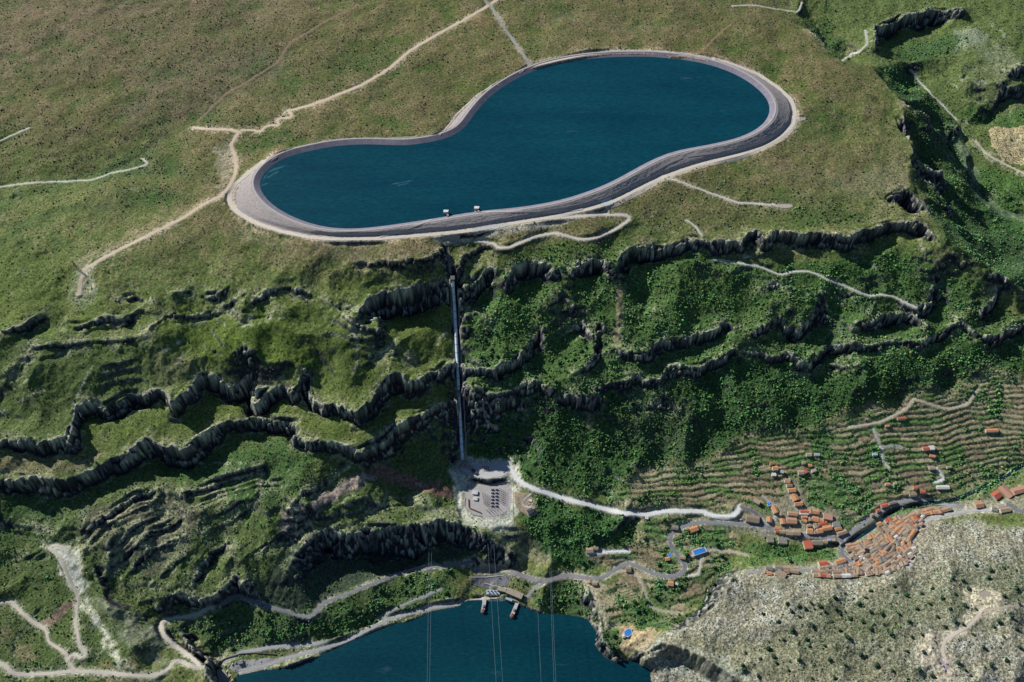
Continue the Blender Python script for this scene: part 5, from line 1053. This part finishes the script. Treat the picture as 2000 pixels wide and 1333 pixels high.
for i in range(6):
    for j in range(2):
        px, py = 961+j*8, 957+i*6.4; t = obj_at(px, py, 'transformer', 'blue grey transformer with white insulators in the central switchyard bank', 'transformer', 'switchgear units in the central bank of the switchyard')
        m = MB(); m.box((0, 0), 6, 4.6, 0, 4.5); m.build('tank', hvb, t); m = MB()
        for q in (-2, 0, 2): m.tube([(q, 0, 4.4), (q, .3, 7.5)], [.45, .25], 6); m.box((q, 0), 1.1, 1.1, 7.4, 8.0)
        m.build('insulators', wht, t)
        m = MB(); m.box((4.2, 0), 1.6, 3.6, .5, 3.6); m.build('radiator', dk, t)
def gantry(p1, p2, lab, grp):
    A, B = G(*p1), G(*p2); t = thing('busbar_gantry', lab, 'gantry', A, grp); d = B-A; m = MB(); n = 4
    m.tube([(0, 0, 8), (d.x, d.y, d.z+8)], .45, 5); m.build('beam', dk, t); m = MB()
    for q in range(n): f = q/(n-1); m.tube([(d.x*f, d.y*f, d.z*f-.5), (d.x*f, d.y*f, d.z*f+8)], .32, 5)
    m.build('posts', dk, t)
for i in range(7): gantry((942+i*.5, 965+i*3.4), (957, 972+i*3.6), 'thin dark slanted busbar gantry beside the white control huts', 'busbar gantries on the hut side of the switchyard')
for i in range(7): gantry((975, 957+i*4.0), (988-.3*i, 963+i*4.0), 'thin dark slanted busbar gantry on the road side of the switchyard', 'busbar gantries on the road side of the switchyard')
for i in range(5): gantry((949+i*5.5, 997-i*1.0), (958+i*5.5, 1005-i*1.4), 'thin dark slanted busbar gantry at the lake end of the switchyard', 'busbar gantries at the lake end of the switchyard')
for (px, py, L_) in ((872, 418, 'pale concrete intake tower nearer the pressure pipe'), (932, 411, 'pale concrete intake tower further along the basin edge')):
    p = at_z(px, py, WATER_UP); t = thing('intake_tower', L_+' in the upper reservoir', 'tower', (float(p[0]), float(p[1]), WATER_UP-4), 'intake towers in the upper reservoir')
    m = MB(); m.prism([(-9, -3), (5, -3), (7, 6), (-8, 7)], 0, 14); m.build('shaft', conc_l, t); m = MB(); m.prism([(-9.5, -3.5), (5.5, -3.5), (7.5, 6.5), (-8.5, 7.5)], 14.01, 15.2); m.build('deck', wht, t); m = MB(); m.prism([(2, -16), (9, -16), (6, -3.6), (1, -3.6)], 8, 11); m.build('bridge', conc, t)
# lower works
ph_ = obj_at(1006, 1163, 'powerhouse', 'tan roofed slanted powerhouse at the lake edge', 'building'); wing(ph_, (990, 1155), (1020, 1168), 17, 9, tanr, 'hall'); wing(ph_, (972, 1152), (988, 1155), 10, 6, tanr, 'annex')
wing(ph_, (988, 1171), (1000, 1174), 6, 4, ROOF['blue'], 'porch')
ty_ = obj_at(962, 1158, 'transformer_deck', 'pale blue transformer deck with equipment above the quay', 'platform'); A, B = G(950, 1158)-ty_.location, G(976, 1159)-ty_.location; m = MB(); c = (A+B)/2; m.box((c.x, c.y), (B-A).length, 14, -8, 5, math.atan2((B-A).y, (B-A).x)); m.build('deck', noisy('pale_blue_deck', (.46, .52, .58), (.36, .42, .48), .4), ty_); m = MB()
for q in range(7): m.box((c.x-15+q*5, c.y+(-3 if q % 2 else 3)), 3.2, 2.4, 5.01, 8+q % 3)
m.build('equipment', hvb, ty_); m = MB()
for q in range(4): m.box((c.x-13+q*8, c.y+(4 if q % 2 else -4)), 4, 1.4, 5.01, 6.6)
m.build('cabinets', wht, ty_)
wall_run('retaining_wall', "946,1140 960,1144 985,1149 1008,1156 1028,1166", 2.5, 1.6, conc_l, 'pale retaining wall behind the powerhouse'); wall_run('retaining_wall', "918,1150 940,1163 950,1155", 2.0, 1.5, conc, 'low parapet at the quay end of the transformer deck')
wall_run('retaining_wall', "935,1119 960,1118 990,1113", 2.0, 1.6, conc_d, 'dark retaining wall under the tan apron'); wall_run('retaining_wall', "916,1128 950,1128 985,1124", 1.6, 1.6, conc_l, 'pale edge wall of the road above the powerhouse')
for (p1, p2, lb) in (((947, 1172), (943, 1195), 'short straight intake pier with a red grab at its tip'), ((1011, 1177), (1000, 1204), 'longer slanted intake pier with a red grab beside the powerhouse')):
    A, B = [Vector((*map(float, at_z(px, py, WATER_LO)), WATER_LO)) for px, py in (p1, p2)]; t = thing('intake_pier', lb, 'pier', A, 'intake piers in the lake'); d = B-A; ang = math.atan2(d.y, d.x); m = MB(); c = d/2; m.box((c.x, c.y), d.length+4, 10, -6, 6, ang); m.build('deck', conc_l, t); e = d*1.0
    m = MB(); m.tube([(e.x, e.y, -4), (e.x, e.y, 6.2)], [6.2, 5.8], 12); m.build('pier_head', conc, t); m = MB(); m.tube([(e.x, e.y, 6.21), (e.x, e.y, 8.5)], [5, 4], 8); m.box((e.x+1.5, e.y+4), 3, 4, 8.4, 11); m.build('grab_crane', rust, t)
    m = MB(); c = d*.62; m.box((c.x, c.y), 8, 5, 6.01, 9, ang); m.build('cabin', hvb, t)
dm = thing('dam', 'grey concrete dam deck with pale gate piers below the hairpin road', 'dam', (*map(float, at_z(432, 1318, 336)), 336)); pts = [at_z(px, py, 336) for px, py in ((424, 1309), (437, 1308), (462, 1352), (434, 1356))]; m = MB(); m.prism([(float(a)-dm.location.x, float(b)-dm.location.y) for a, b in pts], -40, 0); m.build('deck', conc, dm); m = MB()
for q in range(5):
    a, b = at_z(444+q*5.2, 1311+q*8.5, 332); m.box((float(a)-dm.location.x, float(b)-dm.location.y), 9, 4, -30, -2.2, .9)
m.build('gate_piers', conc_l, dm); m = MB()
for (u, v) in (((424, 1309), (434, 1356)), ((437, 1308), (462, 1352))):
    A, B = at_z(*u, 336), at_z(*v, 336); m.tube([(float(A[0])-dm.location.x, float(A[1])-dm.location.y, .5), (float(B[0])-dm.location.x, float(B[1])-dm.location.y, .5)], .6, 4)
m.build('parapet', conc_l, dm)
put(466, 1293, 475, 1291, 8, 'grey', 5, label='grey roofed gatehouse in the dam yard beside parked cars', flat=True, cat='gatehouse', name='gatehouse')
wall_run('retaining_wall', "420,1300 440,1287 470,1278 500,1276 540,1279", 3.0, 2.2, noisy('dark_brick', (.14, .10, .09), (.10, .07, .065), .5), 'long dark retaining wall behind the dam yard')
# fallen rock band etc: cars
def car_mesh():
    m = MB(); pr = [(-2.1, .35), (-2.15, .85), (-1.5, 1.0), (-1.0, 1.5), (.5, 1.52), (1.15, 1.0), (2.05, .85), (2.15, .4)]
    for s_ in (-1,): m.v = [(x, -.85 if 1.2 > z else -.7, z) for x, z in pr]+[(x, .85 if 1.2 > z else .7, z) for x, z in pr]
    n = len(pr); m.f = [[i, (i+1) % n, n+(i+1) % n, n+i] for i in range(n)]+[list(range(n))[::-1], list(range(n, 2*n))]
    for sx in (-1.35, 1.35):
        for sy in (-.86, .86): m.tube([(sx, sy-.1, .33), (sx, sy+.1, .33)], .33, 8)
    return m
cm = {}
def car(px, py, ang, col, lab, grp, s=1.25):
    if col not in cm:
        ob = car_mesh(); me = bpy.data.meshes.new('parked_car'); me.from_pydata(ob.v, [], ob.f); me.materials.append(noisy('car_paint_'+col, dict(white=(.75, .75, .75), dark=(.03, .03, .04), blue=(.06, .10, .25), silver=(.45, .46, .48), red=(.4, .04, .03))[col], None, .1, .35, spec=.5)); cm[col] = me
    p = G(px, py); o = add('parked_car', cm[col]); o.location = p+Vector((0, 0, .75)); o.scale = (s, s, s); o.rotation_euler = (0, 0, ang); tag(o, lab, 'car', grp)
for q, c_ in enumerate(('dark', 'silver', 'white', 'silver')): car(441+q*6.5, 1303-q*2.6, 1.2, c_, {'dark': 'dark car parked nearest the dam in the dam yard', 'silver': 'silver car parked in the dam yard row', 'white': 'white car parked in the dam yard row'}[c_], 'cars parked in the dam yard', 1.6)
for px, py, an, c_, lb in ((1098, 977, -.5, 'blue', 'blue car on the white switchyard road'), (1110, 986, -.5, 'dark', 'dark car pulled over beside the white switchyard road'), (1055, 955, -.6, 'silver', 'silver car at the switchyard turning'), (1476, 1037, -.3, 'silver', 'silver car on the parking strip below the civic hall'), (1447, 1016, 0, 'white', 'white car parked beside the civic hall'), (1549, 1052, -.1, 'dark', 'dark car parked on the main street kerb'), (1563, 1053, -.1, 'blue', 'blue car parked on the main street near the red block'), (1646, 1066, 1.4, 'dark', 'dark car on the road below the bridge'), (1544, 976, 1.9, 'silver', 'silver car on the sloping side lane'), (1668, 1097, .4, 'white', 'white car on the small plaza'), (984, 923, -.3, 'silver', 'silver van parked on the upper works platform')): car(px, py, an, c_, lb, 'cars on the roads and lanes', 1.5)
# pools
pw = water_mat('pool_water', (.03, .20, .62), (.05, .26, .70)); 
def pool(s_, lb, deck):
    a, b = P(s_)[0]; xs_, ys_, zs_ = ground([p[0] for p in P(s_)], [p[1] for p in P(s_)]); z0 = float(zs_.max())+.8; cx, cy = xs_.mean(), ys_.mean(); t = thing('swimming_pool', lb, 'swimming pool', (cx, cy, z0-2)); m = MB(); m.prism([((p-cx)*1.22, (q-cy)*1.22) for p, q in zip(xs_, ys_)], -2, 2); m.build('deck', deck, t); m = MB(); m.prism([((p-cx), (q-cy)) for p, q in zip(xs_, ys_)], 1.5, 2.1); m.build('water', pw, t)
pool("1353,1077 1375,1070 1379,1079 1357,1086", 'big rectangular bright blue pool with pale terrace below the road', conc_l); pool("1304,1083 1309,1081 1312,1087 1307,1089", 'small blue pool beside the orange roofed farmhouse', conc_l); pool("1219,1236 1226,1230 1233,1231 1233,1239 1226,1245 1220,1243", 'rounded blue pool on the earth knoll near the lake', conc_l); pool("1497,983 1501,981 1505,988 1500,990", 'narrow turquoise pool beside the orange villa', conc_l)
sheet('pool_terrace', "1346,1086 1352,1074 1380,1066 1396,1069 1390,1078 1360,1092", (.50, .44, .34), .9)
# river
a, b = dens_px(P("2012,900 1985,916 1955,936 1915,955 1880,971 1860,978 1830,982 1790,985 1745,997 1702,1033 1668,1055 1642,1068"), 4); x, y, z = ground(a, b); x, y, z, q = dens(x, y, z, 5); add('river_water', ribbon('river_water', x, y, z, 11, .5), water_mat('river_water', (.006, .022, .035), (.012, .035, .05)), kind='structure')
for s_ in ("1976,917 1966,925 1962,932",): ring_road('weir', s_, 4, (.55, .55, .55), 1.2)
for s_, w_ in (("1383,1150 1380,1162 1384,1170 1374,1176", 4),): ring_road('cascade', s_, w_, (.75, .76, .76), 1.2)
put(1829, 951, 1853, 951, 8, 'white', 4.5, label='white roofed greenhouse on terraced plots above the river', cat='greenhouse', name='greenhouse', wall=wht)
# stone platform on the hill, tarpaulin scraps, hill quarry
p = G(1921, 1166); t = thing('stone_platform', 'square pale stone platform on the bare hill at the track end', 'platform', p); c4 = [G(*q)-p for q in ((1909, 1160), (1921, 1154), (1943, 1166), (1928, 1181))]; m = MB(); m.prism([(q.x, q.y) for q in c4], -6, 4); m.build('base', noisy('old_stone', (.46, .41, .33), (.33, .29, .23), .4), t); m = MB()
for i in range(4): A, B = c4[i], c4[(i+1) % 4]; m.tube([(A.x, A.y, 4.3), (B.x, B.y, 4.3)], .7, 4)
m.build('parapet', conc, t)
tp = noisy('purple_tarpaulin', (.13, .10, .36), (.07, .06, .2), .6)
for px, py in ((1836, 1295), (1843, 1302), (1850, 1298), (1847, 1311)):
    p = G(px, py); m = MB(); m.box((0, 0), 6, 4, -1, 1.2, px); tag(m.build('tarpaulin', tp, None, origin=tuple(p)), 'crumpled purple tarpaulin on the white quarry rubble', 'tarpaulin', 'tarpaulins on the hill quarry')
# pylon on the spur
p = G(149, 524); t = thing('pylon', 'grey lattice pylon standing at the end of the plateau track', 'pylon', p); m = MB()
for sx in (-1, 1):
    for sy in (-1, 1): m.tube([(sx*4, sy*4, 0), (sx*1.1, sy*1.1, 24), (sx*.6, sy*.6, 34)], [.55, .45, .3], 5)
m.build('legs', conc_d, t); m = MB()
for k in range(6):
    h0 = k*5; w0 = 4-(2.9*h0/24 if h0 < 24 else 2.9); h1 = h0+5; w1 = 4-(2.9*min(h1, 24)/24)
    for q in range(4): A = [(-1, -1), (1, -1), (1, 1), (-1, 1)]; u, v = A[q], A[(q+1) % 4]; m.tube([(u[0]*w0, u[1]*w0, h0), (v[0]*w1, v[1]*w1, h1)], .3, 4)
m.build('lattice', conc_d, t); m = MB()
for h0, l_ in ((24, 8), (29, 7), (33, 5)): m.tube([(-l_, 0, h0), (l_, 0, h0)], .6, 5)
m.build('cross_arms', conc_d, t)
# conductors over the lake
cab = noisy('conductor', (.34, .42, .48), (.28, .36, .42), .1, .6)
for q, (p1, z1_, p2) in enumerate((((836, 1176), 420, (833, 1348)), ((841, 1176), 420, (838, 1348)), ((959, 1165), 425, (970, 1348)), ((971, 1165), 425, (983, 1348)), ((1050, 1180), 422, (1058, 1348)), ((1077, 1190), 422, (1083, 1348)), ((1080, 1190), 422, (1087, 1348)))):
    A = Vector((*map(float, at_z(*p1, z1_)), z1_)); B = Vector((*map(float, at_z(*p2, 452)), 452)); E_ = B+(B-A)*1.2; u_ = (B-A).normalized(); S_ = A.copy(); k_ = 0
    while S_.z > gz(S_.x, S_.y)+1 and k_ < 150: S_ = S_-u_*2; k_ += 1
    
    pts = [S_.lerp(E_, k/24)-Vector((0, 0, 14*4*(k/24)*(1-k/24))) for k in range(25)]; m = MB(); m.tube([v-S_ for v in pts], .16, 5); tag(m.build('power_cable', cab, None, origin=tuple(S_)), 'thin pale power cable crossing the lower lake', 'cable', 'power cables strung over the lake')
# ------------------------------------------------------------------ vegetation
def ico():
    t = (1+5**.5)/2; v = np.array([(-1, t, 0), (1, t, 0), (-1, -t, 0), (1, -t, 0), (0, -1, t), (0, 1, t), (0, -1, -t), (0, 1, -t), (t, 0, -1), (t, 0, 1), (-t, 0, -1), (-t, 0, 1)], float); v /= np.linalg.norm(v[0])
    f = np.array([(0, 11, 5), (0, 5, 1), (0, 1, 7), (0, 7, 10), (0, 10, 11), (1, 5, 9), (5, 11, 4), (11, 10, 2), (10, 7, 6), (7, 1, 8), (3, 9, 4), (3, 4, 2), (3, 2, 6), (3, 6, 8), (3, 8, 9), (4, 9, 5), (2, 4, 11), (6, 2, 10), (8, 6, 7), (9, 8, 1)]); return v, f
IV, IF_ = ico()
def clump(nb, seed, flat=.8, spread=.55):
    r = np.random.default_rng(seed); V = []; F = []
    for k in range(nb):
        c = np.r_[r.uniform(-spread, spread, 2), r.uniform(.35, .95)] if nb > 1 else np.array([0, 0, .45]); s = (.45+.3*r.random()) if nb > 1 else .8
        F.append(IF_+len(V)*12); V.append(IV*(1+r.uniform(-.28, .28, (12, 1)))*s*np.array([1, 1, flat])+c)
    return np.concatenate(V), np.concatenate(F)
def scatter(name, X, Y, R, hscale, variants, cols, label_kind, mat, sink=.1, seed=0):
    """one mesh for a mass of plants nobody could count"""
    r = np.random.default_rng(seed); n = len(X); Zg = bil(Z, X, Y); vi = r.integers(0, len(variants), n); VV = []; FF = []; CC = []; o = 0
    for k, (v, f) in enumerate(variants):
        I = np.where(vi == k)[0]
        if not len(I): continue
        a = r.uniform(0, 2*np.pi, len(I)); ca, sa = np.cos(a), np.sin(a); s = R[I]
        px = (v[None, :, 0]*ca[:, None]-v[None, :, 1]*sa[:, None])*s[:, None]+X[I][:, None]; py = (v[None, :, 0]*sa[:, None]+v[None, :, 1]*ca[:, None])*s[:, None]+Y[I][:, None]
        pz = (v[None, :, 2]-sink)*(s*hscale*r.uniform(.8, 1.25, len(I)))[:, None]+Zg[I][:, None]
        VV.append(np.stack([px, py, pz], -1).reshape(-1, 3)); FF.append((f[None]+(np.arange(len(I))*len(v))[:, None, None]+o).reshape(-1, 3)); o += len(I)*len(v)
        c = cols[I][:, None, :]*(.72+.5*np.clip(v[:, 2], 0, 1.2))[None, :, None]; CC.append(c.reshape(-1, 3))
    me = fast_mesh(name, np.concatenate(VV), np.concatenate(FF), np.concatenate(CC), False)
    return add(name, me, mat, kind='stuff')
def cand(sp, seed, x0=X0, x1=X1, y0=Y0, y1=Y1):
    r = np.random.default_rng(seed); gx_, gy_ = np.meshgrid(np.arange(x0, x1, sp), np.arange(y0, y1, sp)); x = (gx_+r.uniform(-.5, .5, gx_.shape)*sp).ravel(); y = (gy_+r.uniform(-.5, .5, gy_.shape)*sp).ravel()
    u, v = project(x, y, bil(Z, x, y)); k = (u > -90) & (u < 2090) & (v > -80) & (v < 1420); return x[k], y[k], r
def project(x, y, z):
    d = z-CAM_H; dep = y*CP-d*SP; up = y*SP+d*CP; return 1000+FPX*x/dep, 666.5-FPX*up/dep
leafm = noisy('foliage', (1.0, 1.0, 1.0), (.55, .55, .55), .55, .95, attr=True, spec=.05)
g1, g2, g3, g4 = [np.array(c) for c in ((.084, .225, .078), (.130, .245, .068), (.070, .160, .082), (.185, .245, .082))]
def pal(n, r, w=(.35, .3, .2, .15)):
    k = r.choice(4, n, p=w); c = np.array([g1, g2, g3, g4])[k]*r.uniform(.7, 1.35, (n, 1)); return c*(1+r.uniform(-.1, .1, (n, 3)))
W3 = [clump(3, s) for s in range(6)]; W1 = [clump(1, 40+s, .75) for s in range(5)]; W5 = [clump(5, 70+s, .8, .6) for s in range(5)]
# woods
x, y, r = cand(5.3, 101); T = bil(TR, x, y); nz = bil(patch2, x, y)
k = r.random(len(x)) < np.clip(T*1.0*(1+.45*nz), 0, .92)*(T > .03); x, y, T = x[k], y[k], T[k]; R = np.clip(r.lognormal(math.log(2.1), .48, len(x)), 1.0, 5.5)*(1.0-.25*(T < .3)); wc = pal(len(x), r)*np.clip(1+.28*bil(patch1, x, y)+.18*bil(patch2, x, y), .5, 1.7)[:, None]*np.where(bil(FOR2, x, y) > .5, .92, 1.08)[:, None]
# hand surveyed trees on the bare hill and in the ravine
hill = "1537,1180 1560,1185 1572,1190 1583,1178 1590,1190 1610,1195 1640,1200 1650,1195 1625,1215 1585,1222 1575,1250 1580,1262 1610,1262 1655,1245 1630,1168 1676,1180 1690,1168 1700,1195 1722,1200 1725,1220 1640,1232 1530,1250 1500,1268 1455,1275 1450,1300 1452,1310 1485,1288 1510,1283 1680,1280 1690,1282 1630,1325 1585,1325 1515,1295 1780,1245 1800,1240 1770,1273 1803,1275 1735,1270 1716,1262 1740,1240 1800,1160 1770,1165 1820,1150 1860,1130 1880,1135 1905,1105 1935,1115 1960,1110 1985,1115 1930,1130 1865,1160 1883,1183 1880,1220 1865,1215 1845,1225 1950,1215 1940,1225 1960,1245 1985,1230 1975,1205 1990,1265 1900,1240 1885,1310 1870,1295 1895,1320 1820,1320 1795,1310 1745,1145 1700,1155 1650,1160 1855,1190 1890,1150 1920,1265 1935,1300 1965,1290 1600,1185 1632,1190 1660,1210 1685,1215 1560,1205 1545,1195 1700,1230 1755,1200 1775,1215 1830,1205 1840,1170 1815,1180 1790,1190 1470,1190 1490,1200 1520,1215 1547,1232 1620,1290 1650,1300 1712,1300 1742,1310 1560,1290 1540,1310 1480,1320 1905,1190 1960,1165 1985,1150 1990,1180"
hp = P(hill); hx, hy, _ = ground([a for a, b in hp], [b for a, b in hp]); rr = np.random.default_rng(5); hr = rr.uniform(3.2, 6.2, len(hx))
x = np.r_[x, hx]; y = np.r_[y, hy]; R = np.r_[R, hr]; wc = np.r_[wc, pal(len(hx), rr, (.4, .1, .5, .0))]; hillflag = np.r_[np.zeros(len(wc)-len(hx), bool), np.ones(len(hx), bool)]
zt = bil(Z, x, y); u, v = project(x, y, zt); dist = np.sqrt(x*x+y*y+(CAM_H-zt)**2); vis = (u > 5) & (u < 1995) & (v > 5) & (v < 1328)
score = np.where(vis, R/dist, 0)+hillflag*1e-3*vis; order = np.argsort(-score); ind = order[:300]; rest = np.ones(len(x), bool); rest[ind] = False
print('trees', len(x))
far_ = rest & (dist > 3000); near_ = rest & ~far_
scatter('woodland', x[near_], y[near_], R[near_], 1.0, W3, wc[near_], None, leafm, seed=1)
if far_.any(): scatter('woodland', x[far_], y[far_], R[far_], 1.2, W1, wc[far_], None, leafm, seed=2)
# the 300 largest trees stand as things of their own
def crown_mesh(seed):
    r = np.random.default_rng(seed); v, f = clump(9, seed, .75, .62); VV = [v*np.array([1, 1, 1])]; FF = [f]; o = len(v)
    for q in range(90):   # leaf sprays breaking the outline
        d = r.normal(size=3); d /= np.linalg.norm(d); c = np.array([0, 0, .65])+d*np.array([.95, .95, .62])*r.uniform(.8, 1.12); s = r.uniform(.10, .2); e1 = r.normal(size=3); e1 /= np.linalg.norm(e1); e2 = np.cross(e1, d); e2 /= np.linalg.norm(e2)+1e-6
        VV.append(np.array([c-e1*s, c+e1*s, c+e2*s*1.5])); FF.append(np.array([[o, o+1, o+2]])); o += 3
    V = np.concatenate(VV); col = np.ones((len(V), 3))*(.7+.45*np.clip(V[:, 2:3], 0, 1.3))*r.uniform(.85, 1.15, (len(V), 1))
    return V, np.concatenate(FF), col
bark = noisy('bark', (.12, .085, .06), (.07, .05, .035), 1.5)
tmk = MB(); tmk.tube([(0, 0, -.3), (.02, 0, .25), (0, .02, .6)], [.11, .085, .05], 6)
for q in range(4): a = q*1.6+.3; tmk.tube([(0, 0, .3), (math.cos(a)*.25, math.sin(a)*.25, .55), (math.cos(a)*.42, math.sin(a)*.42, .75)], [.05, .035, .015], 4)
tr_me = bpy.data.meshes.new('trunk'); tr_me.from_pydata(tmk.v, [], tmk.f); tr_me.materials.append(bark); CM = []
for q in range(8):
    V, F, c = crown_mesh(200+q); base = [g1*.55, g3*.5, g1*.7, g3*.62][q % 4]; me = fast_mesh('crown', V, F, c*base); me.materials.append(leafm); CM.append(me)
ZONES = [('dark round tree dotted over the grey bare hill', 'trees dotted over the bare hill', lambda i: hillflag[i]), ('leafy tree in the dense ravine wood beside the bare hill', 'trees of the ravine wood', lambda i: bil(RAVINE, x[i], y[i]) > .3), ('leafy tree on the wooded bank beside the powerhouse', 'trees of the lake bank', lambda i: bil(LAKEWOOD, x[i], y[i]) > .3), ('tree in the shaded gorge wood above the lakeside road', 'trees of the gorge wood', lambda i: bil(GORGE, x[i], y[i]) > .3), ('tree in the bright wood below the white road', 'trees below the white road', lambda i: bil(LOWWOOD, x[i], y[i]) > .3), ('tree standing in the gardens below the village', 'trees of the valley gardens', lambda i: u[i] > 1200), ('scattered tree on the rocky scrub slope above the dam', 'trees of the scrub slope', lambda i: True)]
for i in ind:
    i = int(i); lab, grp = next((a, b) for a, b, f in ZONES if f(i)); s = float(R[i]); t = thing('tree', lab, 'tree', (float(x[i]), float(y[i]), float(zt[i])), grp); t.rotation_euler = (0, 0, (i*1.7) % 6.28); t.scale = (s, s, s*(1.1+.3*((i*37) % 10)/10))
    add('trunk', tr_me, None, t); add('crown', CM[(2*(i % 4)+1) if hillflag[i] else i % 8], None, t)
# scrub
x, y, r = cand(4.6, 202); S = bil(SH, x, y); dd = np.sqrt(x*x+y*y+(CAM_H-bil(Z, x, y))**2)
pz = bil(patch3, x, y); p2z = bil(patch2, x, y); k = r.random(len(x)) < np.clip(S*(.42+.28*pz+.2*p2z), 0, .8); x, y = x[k], y[k]; bz = bil(BARE, x, y)
R = np.clip(r.lognormal(math.log(1.1), .42, len(x)), .5, 3.2)*(1+.05*bz)*np.clip(dd/2600, .9, 1.35)[k]; c = pal(len(x), r, (.25, .25, .25, .25))*np.where(bz[:, None] > .5, np.array([[1.05, .8, 1.1]]), np.array([[.85, .8, .85]])); print('scrub', len(x))
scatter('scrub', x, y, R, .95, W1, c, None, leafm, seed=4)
# fallen blocks and outcrops along the rims and under the faces
x, y, r = cand(4.2, 505); rk = np.clip(bil(RIMM, x, y)*.16*(1+bil(patch2, x, y))+bil(box(rock.astype(np.float32), 4), x, y)*.20+bil(BARE, x, y)*.05*(1+bil(patch2, x, y)), 0, .5)*(1-bil(ROADM, x, y))*(1-bil(RESV, x, y))*(1-bil(WATERLO, x, y)); k = r.random(len(x)) < rk; x, y = x[k], y[k]; print('boulders', len(x))
stone_m = noisy('limestone_block', (1, 1, 1), (.6, .58, .56), .5, .9, attr=True)
scatter('boulders', x, y, np.clip(r.lognormal(math.log(.95), .5, len(x)), .4, 4.0), .9, W1, np.array([[.30, .275, .235]])*r.uniform(.55, 1.25, (len(x), 1)), None, stone_m, seed=8)
# hedges along the terrace risers and orchard rows
x, y, r = cand(3.2, 303); H = bil(HEDGE, x, y)*(1-bil(ROADM, x, y))*(1-bil(TOWN, x, y)); k = r.random(len(x)) < H*.7; x, y = x[k], y[k]; R = r.uniform(.9, 2.3, len(x)); print('hedge', len(x))
scatter('hedgerow_shrubs', x, y, R, 1.1, W1, pal(len(x), r, (.45, .3, .2, .05)), None, leafm, seed=5)
gx_, gy_ = np.meshgrid(np.arange(-100, 1500, 5.2), np.arange(900, 2100, 8.0)); ang = .2; x = (gx_*math.cos(ang)-gy_*math.sin(ang)*.0+r.uniform(-.5, .5, gx_.shape)).ravel(); y = (gy_+gx_*.25+r.uniform(-.6, .6, gx_.shape)).ravel()
u_, v_ = project(x, y, bil(Z, x, y)); vi_ = (u_ > 0) & (u_ < 2050) & (v_ > 600) & (v_ < 1330); x, y = x[vi_], y[vi_]
PV = np.maximum(TERR*(pv > .6)*(pv < .9), 0).astype(np.float32)*(1-ROADM)*(1-np.clip(TOWN, 0, 1)); k = bil(PV, x, y) > .8; x, y = x[k], y[k]; print('orchard', len(x))
scatter('orchard_rows', x, y, r.uniform(1.1, 1.9, len(x)), 1.1, W1, pal(len(x), r, (.5, .35, .15, 0)), None, leafm, seed=6)
# olive rows in the far field
x, y, r = cand(8.5, 404); k = bil(FIELD, x, y) > .7; x, y = x[k], y[k]
if len(x): scatter('orchard_rows', x, y, r.uniform(1.4, 2.3, len(x)), 1.0, W1, pal(len(x), r, (.3, .1, .6, 0)), None, leafm, seed=7)
